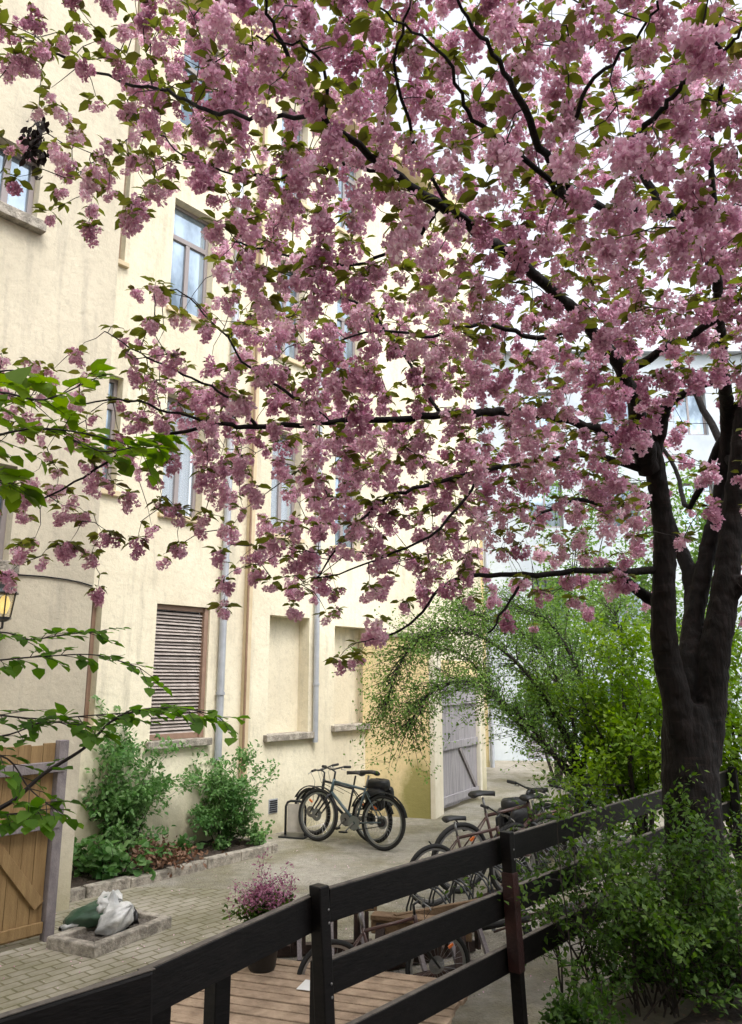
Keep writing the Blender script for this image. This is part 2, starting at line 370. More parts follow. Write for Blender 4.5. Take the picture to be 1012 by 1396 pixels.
r1 = t.nodes.new('ShaderNodeValToRGB'); e = r1.color_ramp.elements; e[0].position=.4; e[0].color=(.80,.78,.60,1); e[1].position=.62; e[1].color=(1.3,1.26,1.2,1); l(n1.outputs['Fac'], r1.inputs['Fac'])
m2 = node(t,'ShaderNodeMixRGB',blend_type='MULTIPLY'); m2.inputs[0].default_value=1; l(br.outputs[0], m2.inputs[1]); l(r1.outputs[0], m2.inputs[2]); l(m2.outputs[0], b.inputs['Base Color'])
bp = node(t,'ShaderNodeBump',Strength=.8,Distance=.01); bp.invert=True; l(br.outputs['Fac'], bp.inputs['Height']); l(bp.outputs[0], b.inputs['Normal']); b.inputs['Roughness'].default_value=.9
def sheet(name, pxs, z, m_):
    pts = [atz(x,y,z) for x,y in pxs]
    return struct(MB().quadset(pts, [tuple(range(len(pts)))]).build(name, m_))
ca = atz(94,1240); u0, v0 = touv(ca)          # corner of the projecting left wing
P0 = wp(u0-6, v0, .004)
struct(MB().quadset([wp(u0-6,v0-.5,.004), wp(u0-6,3.4,.004), wp(u0+1.15,3.1,.004), wp(u0+1.5,1.9,.004), wp(u0+.9,1.0,.004), wp(u0+.9,v0-.5,.004)], [(0,1,2,3,4,5)]).build('paving', pm))
# soil of the shrub bed on the right, bare path beside the fence keeps the ground sheet
FA, FB = atz(445,1213,1.22), atz(692,1140,1.22); FA.z = FB.z = 0
FD = (FB-FA).normalized(); FN = Vector((FD.y,-FD.x,0))   # FN: towards the garden / camera side
def fp(u, v, z=0): return FA + FD*u + FN*v + Vector((0,0,z))
pathm = mat('worn_concrete_path', (.085,.075,.05), .95, (.20,.18,.14), 3.5, bump=.7, bscale=30)
struct(MB().quadset([fp(-8,.04,.008), fp(14,.04,.008), fp(14,1.3,.008), fp(-8,1.3,.008)], [(3,2,1,0)]).build('path', pathm))
sb = MB(); NU, NV = 60, 30; rr = random.Random(3)
for i in range(NU+1):
    for j in range(NV+1):
        u = -2+16*i/NU; v = .72+7*j/NV
        h = .014+.10*min(1,j/6)+rr.uniform(0,.03)*(j>0); sb.v.append(tuple(fp(u,v+(rr.uniform(-.06,.06) if j==0 else 0),h)))
for i in range(NU):
    for j in range(NV):
        a = i*(NV+1)+j; sb.f.append((a,a+1,a+NV+2,a+NV+1))
struct(sb.build('soil', M['soil'], smooth=True))

# ================================================================== MAIN BUILDING
bld = thing('building', 'tall cream rendered courtyard building with shuttered and blind windows, nearest on the left', 'building', W00)
ROOF = 13.2
uG = uvz(590, 1000)[0]           # where the gate pier is
uE = uvz(655, 1000)[0] + .2
openings = []                      # (u0,u1,z0,z1,depth,kind)
def op(pxl, pyt, pyb, pxr, kind, dep=.18, v=0.0, lst=None, sillpx=None):
    ym = (pyt+pyb)/2
    ua = uvz(pxl, ym, v)[0]; ub = uvz(pxr, ym, v)[0]; zt = uvz(pxl, pyt, v)[1]; zb = uvz(pxl, pyb, v)[1]
    return [ua, ub, zb, zt, dep, kind]
def wall_with_holes(name, ua, ub, z0, z1, v, holes, m_, parent):
    us = sorted({ua, ub, *[h[0] for h in holes], *[h[1] for h in holes]}); zs = sorted({z0, z1, *[h[2] for h in holes], *[h[3] for h in holes]})
    us = [x for x in us if ua <= x <= ub]; zs = [x for x in zs if z0 <= x <= z1]
    mb = MB()
    for i in range(len(us)-1):
        for j in range(len(zs)-1):
            cu, cz = (us[i]+us[i+1])/2, (zs[j]+zs[j+1])/2
            if any(h[0] < cu < h[1] and h[2] < cz < h[3] for h in holes): continue
            mb.quadset([wp(us[i],v,zs[j]), wp(us[i+1],v,zs[j]), wp(us[i+1],v,zs[j+1]), wp(us[i],v,zs[j+1])], [(0,1,2,3)])
    for h in holes:
        a, b_, c, d, dep, k = h; a = max(a, ua)
        q = v-dep
        mb.quadset([wp(a,v,c),wp(a,q,c),wp(a,q,d),wp(a,v,d)],[(0,1,2,3)]); mb.quadset([wp(b_,v,c),wp(b_,q,c),wp(b_,q,d),wp(b_,v,d)],[(3,2,1,0)])
        mb.quadset([wp(a,v,d),wp(a,q,d),wp(b_,q,d),wp(b_,v,d)],[(0,1,2,3)]); mb.quadset([wp(a,v,c),wp(a,q,c),wp(b_,q,c),wp(b_,v,c)],[(3,2,1,0)])
        if k == 'blind': mb.quadset([wp(a,q,c),wp(b_,q,c),wp(b_,q,d),wp(a,q,d)],[(0,1,2,3)])
    return mb.build(name, m_, parent)
def sill(h, v, parent, th=.085, ov=.07, pr=.09, m_=None):
    a, b_, c = h[0], h[1], h[2]
    o = MB().wbox(a-ov, b_+ov, v-h[4]+.02, v+pr, c-th, c+.012).build('sill', m_ or M['stone'], parent, bevel=.008); return o
def window(h, v, parent, fm, panes=2, transom=.0, back='glass', curtain=False, dark=False):
    a, b_, c, d, dep, k = h; q = v-dep+.012; fw = .055
    fr = MB()
    fr.wbox(a+.002,a+fw,q,q+.06,c+.014,d-.002); fr.wbox(b_-fw,b_-.002,q,q+.06,c+.014,d-.002); fr.wbox(a+fw,b_-fw,q,q+.06,d-fw,d-.002); fr.wbox(a+fw,b_-fw,q,q+.06,c+.014,c+.014+fw)
    zt = d-fw
    if transom: zt = d-(d-c)*transom; fr.wbox(a+fw,b_-fw,q+.002,q+.062,zt-.04,zt+.04); zt -= .04
    w_ = (b_-a-2*fw)
    for i in range(1, panes): x = a+fw+w_*i/panes; fr.wbox(x-.035,x+.035,q+.004,q+.058,c+.014+fw,zt)
    f = fr.build('window', fm, parent, bevel=.004)
    MB().wbox(a+fw*.5,b_-fw*.5,q+.018,q+.026,c+.03,d-.03).build('pane', M['glass'] if not curtain else M['glass_clear'], f)
    return f
holes = []
H = {}
H['w1'] = op(209,822,1012,283,'shutter',.16); H['w2'] = op(222,604,700,277,'win',.22); H['w3'] = op(235,266,421,292,'win',.22)
H['w2'][3] = H['w2'][2] + (H['w3'][3]-H['w3'][2])*.98
H['w4'] = list(H['w3']); dz = (H['w3'][2]-H['w2'][2]); H['w4'][2] += dz; H['w4'][3] += dz
H['b1'] = op(366,838,1003,421,'blind',.24); H['b2'] = op(456,853,990,503,'blind',.24)
for key, src, px in (('c2','w2',(372,412)),('c3','w3',(372,412)),('d3','w3',(458,492)),('d2','w2',(458,492)),('c4','w3',(372,412)),('d4','w3',(458,492))):
    s_ = H[src]; a, b_ = uvz(px[0],600)[0], uvz(px[1],600)[0]
    H[key] = [a, b_, s_[2], s_[3], .22, 'win']
    if key in ('c4','d4'): H[key][2] += dz; H[key][3] += dz
# narrow windows half hidden behind the projecting wing
ub0 = uvz(131,900)[0]
for key, yt, yb in (('s1',812,990),('s2',600,672),('s3',-120,368)):
    xr = {'s1':134,'s2':160,'s3':187}[key]
    ub_ = uvz(xr,(yt+yb)/2)[0]; H[key] = [ub_-.75, ub_, uvz(xr,yb)[1], uvz(xr,yt)[1], .2, 'win']
H['s2'][3] = H['s2'][2]+1.6
wall_with_holes('wall', u0-.6, uE, -.05, ROOF, 0, list(H.values()), M['wall'], bld)
for k, h in H.items():
    sill(h, 0, bld) if k in ('w1','b1','b2') else sill(h, 0, bld, .06, .05, .06, M['trim'])
    if h[5] == 'win':
        if k in ('s1','s3'): window(h, 0, bld, M['brown_frame'], 1)
        elif k in ('w3','c3','w4','c4'): window(h, 0, bld, M['white_frame'], 2, .3)
        else: window(h, 0, bld, M['white_frame'], 2, .25, curtain=(k in ('w2','c2')))
        if k in ('w2','c2'):
            cm = MB(); a,b_,c,d = h[:4]; n_ = 40
            for i in range(n_+1):
                x = a+.03+(b_-a-.06)*i/n_; vv = -.30+.025*math.sin(i*1.9); cm.v += [tuple(wp(x,vv,c+.02)), tuple(wp(x,vv,d))]
            cm.f = [(2*i,2*i+2,2*i+3,2*i+1) for i in range(n_)]
            cm.build('curtain', M['curtain'], bld)
# shutter window
h = H['w1']; a,b_,c,d = h[:4]
fm_ = MB(); fm_.wbox(a+.002,a+.05,-.15,-.08,c+.014,d-.002); fm_.wbox(b_-.07,b_-.002,-.15,-.03,c+.014,d-.002); fm_.wbox(a+.05,b_-.07,-.15,-.06,d-.07,d-.002); fm_.wbox(a+.05,b_-.07,-.148,-.07,c+.014,c+.09)
fw_ = fm_.build('window', M['brown_frame'], bld, bevel=.004)
sm = MB(); z = c+.10; rr = random.Random(5)
while z < d-.09:
    j = rr.uniform(-.006,.006)
    p, q = wp(a+.05,-.095+j,z+rr.uniform(-.004,.004)), wp(b_-.07,-.095+j,z+rr.uniform(-.004,.004)); sm.plank(p,q,.044,.008,up=(WN.x*-.9,WN.y*-.9,.95)); z += .0455
sm.build('shutter', M['shutter'], fw_)
MB().wbox(a+.05,b_-.07,-.158,-.15,c+.014,d-.07).build('backing', M['dark'], fw_)
# roof cornice, parapet coping and roof slab
MB().wbox(u0-.6,uE+.15,-.02,.28,ROOF-.35,ROOF).build('cornice', M['trim'], bld, bevel=.02)
MB().wbox(u0-.6,uE+.1,-9,-.02,ROOF-.2,ROOF-.02).build('roof', M['trim'], bld)
# end wall
MB().wbox(uE-.25,uE-.002,-9,-.003,-.05,ROOF-.22).build('end_wall', M['wall'], bld)
# projecting wing
lh = {}
vw = v0
lh['a'] = [*[0]*6]; 
za_t, za_b = uvz(30,200,vw)[1], uvz(45,303,vw)[1]
ur = uvz(55,250,vw)[0]; ul = ur-.62
lh['a'] = [ul, ur, za_b, za_t, .2, 'win']
ur2 = uvz(14,740,vw)[0]; zb2 = uvz(10,768,vw)[1]
lh['b'] = [ur2-.62, ur2, zb2, zb2+1.0, .2, 'win']
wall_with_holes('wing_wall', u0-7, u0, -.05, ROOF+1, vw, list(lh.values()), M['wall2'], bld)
MB().quadset([wp(u0,vw,-.05),wp(u0,-.01,-.05),wp(u0,-.01,ROOF+1),wp(u0,vw,ROOF+1)],[(0,1,2,3)]).build('wing_return', M['wall'], bld)
MB().quadset([wp(u0-7,vw,ROOF+1),wp(u0,vw,ROOF+1),wp(u0,-9,ROOF+1),wp(u0-7,-9,ROOF+1)],[(0,1,2,3)]).build('wing_roof', M['trim'], bld)
for h in lh.values():
    window(h, vw, bld, M['white_frame'], 2); sill(h, vw, bld, th=.11, pr=.11)
# cable across the wing
cz = [uvz(x,y,vw+.012) for x,y in ((-60,776),(0,782),(30,784),(60,786),(90,790),(110,794),(126,799))]
MB().tube([wp(u,vw+.012,z) for u,z in cz], .008, 5).build('cable', M['dark'], bld)
# vertical brown strip and flat pilaster on the main wall
uB = uvz(339,900)[0]
def pipe(px_top, py_top, px_bot, py_bot, r, mt, off=.07, extra=None, name='downpipe', box=False):
    u_, zb = uvz(px_bot, py_bot, off); zt = uvz(px_top, py_top, off)[1]
    if box: return MB().wbox(u_-r,u_+r,.002,off,zb,zt)
    mb = MB(); mb.tube([wp(u_,off,zb), wp(u_,off,zt)], r, 14)
    z = zb+.9
    while z < zt: mb.tube([wp(u_,off,z-.02), wp(u_,off,z+.02)], r*1.22, 14); z += 1.9
    return mb
pipe(310,0,297,1036,.052,None).build('downpipe', M['grey_metal'], bld, smooth=False)
o = pipe(430,500,430,1012,.045,None).build('downpipe', M['grey_metal'], bld)
pipe(345,0,333,1068,.05,None,box=True,off=.085).build('pilaster_strip', M['trim'], bld, bevel=.004)
pipe(345,0,330,1068,.018,None,off=.12).build('thin_pipe', M['brown'], bld)
# vent and slot
u_, z_ = uvz(372,1099); vt = MB().wbox(u_-.09,u_+.09,-.01,.012,z_-.1,z_+.1).build('vent', M['grey_metal'], bld)
vs = MB()
for i in range(6): vs.wbox(u_-.075,u_+.075,.012,.02,z_-.085+i*.03,z_-.07+i*.03)
vs.build('louvre', M['dark'], vt)
u_, z_ = uvz(506,898); MB().wbox(u_-.035,u_+.035,-.002,.03,z_-.12,z_+.12).build('dark_box', M['dark'], bld)

# unseen house added behind the viewpoint, its bulk shades the foreground
shade_house = thing('building', 'unseen tall rendered house added behind the viewpoint to shade the foreground', 'building', (6,-3.2,0))
hh_ = [(x,x+1.1,z,z+1.5) for x in np.arange(-7,15,2.6) for z in (1.0,4.0,7.0,10.0)]
mbn = MB(); whole_front_n = None
usn = sorted({-9.0,17.0,*[h[0] for h in hh_],*[h[1] for h in hh_]}); zsn = sorted({-.05,13.0,*[h[2] for h in hh_],*[h[3] for h in hh_]})
for i in range(len(usn)-1):
    for j in range(len(zsn)-1):
        cu,cz_ = (usn[i]+usn[i+1])/2,(zsn[j]+zsn[j+1])/2
        if any(h[0]<cu<h[1] and h[2]<cz_<h[3] for h in hh_): continue
        mbn.quadset([(usn[i],-3.2,zsn[j]),(usn[i+1],-3.2,zsn[j]),(usn[i+1],-3.2,zsn[j+1]),(usn[i],-3.2,zsn[j+1])],[(3,2,1,0)])
mbn.build('wall', M['wall2'], shade_house)
MB().box((-9.1,-10,13.0),(26.2,0,0),(0,7.1,0),(0,0,.3)).build('roof', M['grey_metal'], shade_house)
for h in hh_:
    f_ = MB().box((h[0],-3.33,h[2]),(h[1]-h[0],0,0),(0,.06,0),(0,0,h[3]-h[2])).build('window', M['white_frame'], shade_house)
    MB().box((h[0]+.08,-3.268,h[2]+.08),(h[1]-h[0]-.16,0,0),(0,.008,0),(0,0,h[3]-h[2]-.16)).build('pane', M['glass'], f_)
# ---------------------------------------------------------------- gate pier (yellow) beyond the blind windows
pa, pb = atz(513,1112), atz(592,1117)
pier = thing('garden_wall', 'yellow rendered boundary wall with greenish damp patch, left of the weathered plank gate', 'wall', pa)
WALG = stucco('yellow_stucco_with_algae', (.66,.52,.28), (.76,.63,.37), (.42,.36,.2), 1.5)
_t = WALG.node_tree; _l = _t.links.new; _b = _t.nodes['Principled BSDF']; _src = _b.inputs['Base Color'].links[0].from_socket
_tc = _t.nodes.new('ShaderNodeTexCoord'); _vd = node(_t,'ShaderNodeVectorMath',operation='DISTANCE'); _mp = node(_t,'ShaderNodeVectorMath',operation='MULTIPLY'); _mp.inputs[1].default_value=(1,1,.62)
_qc = atz(572,1117); _qc.z=.33*.62; _vd.inputs[1].default_value=_qc
_l(_tc.outputs['Object'],_mp.inputs[0]); _l(_mp.outputs[0],_vd.inputs[0])
_nz = node(_t,'ShaderNodeTexNoise',Scale=7.0,Detail=9.0,Roughness=.7); _l(_tc.outputs['Object'],_nz.inputs['Vector'])
_ma = node(_t,'ShaderNodeMath',operation='MULTIPLY_ADD'); _ma.inputs[1].default_value=-.30; _l(_nz.outputs['Fac'],_ma.inputs[0]); _l(_vd.outputs['Value'],_ma.inputs[2])
_mr = node(_t,'ShaderNodeMapRange'); _mr.inputs['From Min'].default_value=.26; _mr.inputs['From Max'].default_value=.12; _mr.inputs['To Max'].default_value=.85; _l(_ma.outputs[0],_mr.inputs['Value'])
_mx = node(_t,'ShaderNodeMixRGB'); _mx.inputs[2].default_value=(.26,.24,.075,1); _l(_mr.outputs[0],_mx.inputs[0]); _l(_src,_mx.inputs[1]); _l(_mx.outputs[0],_b.inputs['Base Color'])
d_ = (pb-pa).normalized(); nn = Vector((-d_.y,d_.x,0))
if nn.y < 0: nn = -nn
PH = 3.0
MB().box(pa-d_*.25-Vector((0,0,.05)), d_*((pb-pa).length+.25), nn*.5, (0,0,PH)).build('wall', WALG, pier, bevel=.01)
MB().box(pa-d_*.25-nn*.04+Vector((0,0,PH-.048)), d_*((pb-pa).length+.3), nn*.58, (0,0,.07)).build('coping', M['stone'], pier, bevel=.01)
MB().box(pb-d_*.05-nn*.012, d_*.085, nn*.52, (0,0,PH-.06)).build('edge_render', mat('pale_render',(.66,.6,.47),.9,(.74,.68,.56),5,bump=.2), pier, bevel=.006)
# plank gate
ga, gb = atz(600,1110), atz(652,1090)
gate = thing('plank_gate', 'tall lilac grey weathered plank gate standing behind the parked bicycles', 'gate', ga)
gd = (gb-ga); gl = gd.length; gd.normalize(); gn = Vector((gd.y,-gd.x,0)); gn = -gn if gn.y > 0 else gn
GH = 2.15; rr = random.Random(8); nb = 6; bw = gl/nb
mb = MB()
for i in range(nb):
    mb.box(ga+gd*(i*bw+.004)+Vector((0,0,.06+rr.uniform(0,.015))), gd*(bw-.008), gn*-.03, (0,0,GH+rr.uniform(-.01,.01)))
mb.build('planks', M['gate_old'], gate, bevel=.003)
for z in (.12,1.02,1.78): MB().box(ga+gd*.02+gn*.002+Vector((0,0,z)), gd*(gl-.04), gn*.035, (0,0,.13)).build('rail', M['gate_old'], gate, bevel=.004)
MB().plank(ga+gd*(gl*.92)+gn*.02+Vector((0,0,.26)), ga+gd*(gl*.5)+gn*.02+Vector((0,0,1.0)), .07,.03, up=(0,0,1)).build('brace', M['gate_grey'], gate)
MB().box(ga+gd*gl+gn*-.05+Vector((0,0,0)), gd*.10, gn*.12, (0,0,2.6)).build('post', mat('pale_post',(.6,.56,.46),.9,(.7,.65,.55),4), gate, bevel=.01)
MB().box(ga+gd*-.0+gn*-.06+Vector((0,0,GH+.12)), gd*(gl), gn*.14, (0,0,.3)).build('lintel', M['wally'], gate, bevel=.01)

# ---------------------------------------------------------------- far annex and white building
fy = atz(668,1046)
ax = thing('annex_wall', 'narrow yellow rendered annex seen between the plank gate and the white building', 'building', fy)
fd = WDIR
MB().box(fy-Vector((3.2,0,.05)), (3.2,0,0), (0,5,0), (0,0,6.2)).build('wall', M['wally'], ax)
MB().box(fy-Vector((3.2,.06,-6.15)), (3.26,0,0), (0,5.1,0), (0,0,.12)).build('roof', M['trim'], ax)
MB().tube([fy+Vector((.07,-.03,0)), fy+Vector((.07,-.03,6.1))], .06, 10).build('downpipe', M['grey_metal'], ax)
wb0 = atz(672,1040); wb0.y += .6; wb0.x = wb0.x-2.5
wb = thing('white_building', 'pale bluish white apartment building closing the far end of the courtyard', 'building', wb0)
WW, WH = 17, 12.2
def whole_front(mb, x0, x1, y, z0, z1, hs):
    us = sorted({x0,x1,*[h[0] for h in hs],*[h[1] for h in hs]}); zs = sorted({z0,z1,*[h[2] for h in hs],*[h[3] for h in hs]})
    for i in range(len(us)-1):
        for j in range(len(zs)-1):
            cu, cz = (us[i]+us[i+1])/2,(zs[j]+zs[j+1])/2
            if any(h[0]<cu<h[1] and h[2]<cz<h[3] for h in hs): continue
            mb.quadset([(us[i],y,zs[j]),(us[i+1],y,zs[j]),(us[i+1],y,zs[j+1]),(us[i],y,zs[j+1])],[(0,1,2,3)])
hs_ = []
for fl in range(4):
    for i in range(6):
        x0 = wb0.x+3.9+i*2.3
        if fl == 0: hs_.append((x0-.35,x0+.75,.02,2.1) if i in (0,1) else (x0,x0+1.0,.95,2.2))
        else: hs_.append((x0,x0+1.05,fl*2.9+.85,fl*2.9+2.25))
mb = MB(); whole_front(mb, wb0.x, wb0.x+WW, wb0.y, -.05, WH, hs_)
for h in hs_:
    x0,x1,z0,z1 = h; y = wb0.y
    for q in ([(x0,y,z0),(x0,y+.2,z0),(x0,y+.2,z1),(x0,y,z1)],[(x1,y,z0),(x1,y+.2,z0),(x1,y+.2,z1),(x1,y,z1)],[(x0,y,z1),(x0,y+.2,z1),(x1,y+.2,z1),(x1,y,z1)],[(x0,y,z0),(x0,y+.2,z0),(x1,y+.2,z0),(x1,y,z0)]): mb.quadset(q,[(0,1,2,3)])
mb.box((wb0.x,wb0.y+.21,WH-.2),(WW,0,0),(0,8,0),(0,0,.15)).build('wall', M['white'], wb)
MB().box((wb0.x+WW-.2,wb0.y+.003,-.05),(.197,0,0),(0,8,0),(0,0,WH-.2)).build('side_wall', M['white'], wb)
MB().box((wb0.x-.1,wb0.y-.25,WH),(WW+.2,0,0),(0,8.6,0),(0,0,.25)).build('roof', M['grey_metal'], wb)
for h in hs_:
    x0,x1,z0,z1 = h; y=wb0.y+.14; mb = MB(); fw=.07
    mb.box((x0+.003,y,z0+.003),(fw,0,0),(0,.05,0),(0,0,z1-z0-.006)); mb.box((x1-fw-.003,y,z0+.003),(fw,0,0),(0,.05,0),(0,0,z1-z0-.006))
    mb.box((x0+fw,y+.002,z1-fw),(x1-x0-2*fw,0,0),(0,.045,0),(0,0,fw-.004)); mb.box((x0+fw,y+.002,z0+.004),(x1-x0-2*fw,0,0),(0,.045,0),(0,0,fw)); mb.box(((x0+x1)/2-.03,y+.004,z0+fw),(.06,0,0),(0,.04,0),(0,0,z1-z0-2*fw))
    if z0 < .1: mb.box((x0+fw,y+.006,z0+fw),(x1-x0-2*fw,0,0),(0,.035,0),(0,0,.75))
    nm = 'door' if z0 < .1 else 'window'
    f_ = mb.build(nm, M['white_frame'] if z0>.1 else M['gate_old'], wb); MB().box((x0+.02,y+.025,z0+.02),(x1-x0-.04,0,0),(0,.01,0),(0,0,z1-z0-.04)).build('pane', M['glass'], f_)

# ---------------------------------------------------------------- wall lantern
uL, zL = uvz(6,824,v0+.28); lp = wp(uL, v0+.28, zL)
lan = thing('wall_lantern', 'black pyramid topped lantern with a glowing yellow lamp on the left wall', 'lamp', lp)
mb = MB(); mb.lathe(lp+Vector((0,0,.11)), [(.125,-.01),(.128,.0),(.09,.035),(.055,.09),(.035,.12),(.032,.15),(.012,.16),(.012,.2),(.0,.215)], 6)
mb.build('roof', M['black_frame'], lan)
mb = MB()
for k in range(6):
    a = 2*math.pi*k/6; e1=Vector((math.cos(a),math.sin(a),0)); mb.tube([lp+e1*.10+Vector((0,0,.11)), lp+e1*.07+Vector((0,0,-.12))], .007, 5)
mb.lathe(lp+Vector((0,0,-.14)), [(.0,-.03),(.04,-.02),(.075,0),(.078,.02),(.0,.025)], 6); mb.tube([lp+Vector((0,0,-.14)), lp+Vector((0,0,-.22)), lp+Vector((0,0,-.24))-WN*.14, lp+Vector((0,0,-.15))-WN*.28], .012, 6)
mb.build('cage', M['black_frame'], lan)
em = bpy.data.materials.new('lamp_glow'); em.use_nodes = True; bb = em.node_tree.nodes['Principled BSDF']; bb.inputs['Base Color'].default_value=(.8,.6,.2,1); bb.inputs['Emission Color'].default_value=(1,.72,.22,1); bb.inputs['Emission Strength'].default_value=.7
mb = MB(); mb.lathe(lp, [(.0,-.09),(.025,-.085),(.045,-.03),(.05,.02),(.03,.075),(.0,.09)], 12); mb.build('bulb', em, lan, smooth=True)
gl_ = mat('lantern_glass', (.75,.65,.4), .1); gl_.node_tree.nodes['Principled BSDF'].inputs['Alpha'].default_value=.3
MB().lathe(lp, [(.066,-.12),(.095,.108)], 6).build('pane', gl_, lan)

# ---------------------------------------------------------------- pine gate at the left
gp = atz(64,1282); ug, vg = touv(gp)
pg = thing('wooden_gate', 'honey coloured ledged and braced board gate with grey post at left edge', 'gate', wp(ug,vg,0))
zt_ = uvz(70,1010,vg)[1]
MB().wbox(ug-.05,ug+.04,vg-.045,vg+.045,0,zt_).build('post', M['gate_grey'], pg, bevel=.006)
mb = MB(); x = ug-.06; rr = random.Random(2)
while x > ug-1.9:
    wd = .115; mb.wbox(x-wd+.003,x,vg-.04,vg-.018+rr.uniform(-.002,.002),.05,zt_-.03+rr.uniform(-.01,.01)); x -= wd
mb.build('boards', M['gate'], pg, bevel=.003)
for (py,nm,m_) in ((1262,'rail','gate'),(1122,'rail','gate_grey'),(1046,'rail','gate_grey')):
    zz = uvz(66,py,vg)[1]; MB().wbox(ug-1.9,ug+(.0 if py!=1262 else -.058),vg-.016,vg+.02 if py==1262 else vg+.055,zz-.045,zz+.045).build(nm, M[m_], pg, bevel=.004)
z1_, z2_ = uvz(50,1235,vg)[1], uvz(0,1130,vg)[1]; u1_, u2_ = uvz(52,1238,vg)[0], uvz(-8,1140,vg)[0]
MB().plank(wp(u1_,vg+.0,z1_), wp(u2_-.1,vg+.0,z2_), .10, .03, up=(0,0,1)).build('brace', M['gate'], pg, bevel=.003)

# ---------------------------------------------------------------- stone edged square bed with bags
T = [atz(x,y,.10) for x,y in ((63,1277),(128,1290),(235,1249),(180,1237))]
cen = sum(T, Vector())/4
pl = thing('stone_planter', 'low rectangular stone edged planter of bare soil below the wooden gate', 'planter', (cen.x,cen.y,0))
def inset(i, w_):
    p = T[i]; d1 = (T[(i+1)%4]-p).normalized(); d2 = (T[i-1]-p).normalized(); return p + (d1+d2)*w_
I = [inset(i,.09) for i in range(4)]
dn = Vector((0,0,-.11))
for i in range(4):
    j = (i+1)%4; MB().hexa([T[i]+dn,T[j]+dn,I[j]+dn,I[i]+dn],[T[i],T[j],I[j],I[i]]).build('kerb_stone', M['stone'], pl, bevel=.012)
s2 = MB(); N_=14; rr=random.Random(6)
for i in range(N_+1):
    for j in range(N_+1):
        a_, c_ = i/N_, j/N_
        p = (I[0]*(1-a_)+I[1]*a_)*(1-c_)+(I[3]*(1-a_)+I[2]*a_)*c_; s2.v.append((p.x,p.y,.055+rr.uniform(-.018,.018)))
for i in range(N_):
    for j in range(N_): k=i*(N_+1)+j; s2.f.append((k,k+1,k+N_+2,k+N_+1))
s2.build('soil_fill', mat('grey_soil',(.06,.05,.04),.95,(.16,.14,.12),16,bump=.8), pl)
def bag(name, label, c, ax_, L_, wdt, hgt, m_, tipz, parts):
    ax_ = Vector(ax_).normalized(); e = Vector((-ax_.y,ax_.x,0)).normalized(); up = ax_.cross(e); up = up if up.z > 0 else -up
    t_ = thing(name, label, 'bag', c)
    rr = random.Random(hash(label) % 1000 if False else len(label))
    def lump(c0, L_, w_, h_, seed, crumple=.10):
        r2 = random.Random(seed); mb = MB(); n1_, n2_ = 22, 26; ph = [r2.uniform(0,6) for _ in range(6)]
        for i in range(n1_+1):
            s_ = i/n1_; x = (s_-.5)*L_; pr = (max(0,1-abs(2*s_-1)**2.6))**.55
            if s_ > .8: pr *= 1-.55*(s_-.8)/.2
            for k in range(n2_):
                a = 2*math.pi*k/n2_
                w2 = 1+crumple*math.sin(3*a+ph[0]+5*s_)+crumple*.7*math.sin(7*a+ph[1]-9*s_)+crumple*.6*math.sin(11*a+ph[2]+17*s_)+r2.uniform(-.03,.03)
                q = Vector(c0)+ax_*(x+.02*math.sin(5*a+ph[3]))+e*math.cos(a)*w_/2*pr*w2+up*math.sin(a)*h_/2*pr*w2
                q.z = max(q.z, .062); mb.v.append(tuple(q))
        for i in range(n1_):
            for k in range(n2_): k2=(k+1)%n2_; mb.f.append((i*n2_+k,i*n2_+k2,(i+1)*n2_+k2,(i+1)*n2_+k))
        mb.f.append(tuple(reversed(range(n2_)))); mb.f.append(tuple(n1_*n2_+k for k in range(n2_)))
        return mb
    o = lump(c, L_, wdt, hgt, rr.randint(0,99)).build('sack', m_, t_, smooth=True)
    return t_, lump, e, up
c1 = atz(128,1246,.17)
tb,lump,e_,up_ = bag('soil_bag','dark green and white plastic soil bag lying on the planter', c1, atz(160,1236,.28)-atz(105,1256,.14), .60,.34,.20,M['green_bag'],0,0)
c2_ = atz(146,1254,.13)
# white ends of the green bag
lump(c1-(atz(160,1236,.28)-atz(105,1256,.14)).normalized()*.16+Vector((0,0,-.035)), .3,.33,.14, 5).build('label_panel', M['white_bag'], tb, smooth=True)
lump(c1+(atz(160,1236,.28)-atz(105,1256,.14)).normalized()*.15+Vector((0,0,.03)), .24,.25,.2, 9, .17).build('crumpled_top', M['white_bag'], tb, smooth=True)
tb2,lump2,_,_ = bag('soil_bag','crumpled white and black plastic bag leaning in front of the green soil bag', atz(158,1256,.15), atz(178,1236,.3)-atz(145,1268,.1), .38,.29,.22,M['white_bag'],0,0)
lump2(atz(176,1250,.16), .14,.16,.16, 3,.2).build('black_lining', M['black_bag'], tb2, smooth=True)
# peaked white corner
pk = MB(); pc = atz(153,1236,.26)
pk.lathe(pc, [(.10,-.09),(.085,-.02),(.05,.05),(.012,.13),(0,.14)], 7); pk.build('peaked_corner', M['white_bag'], tb2)

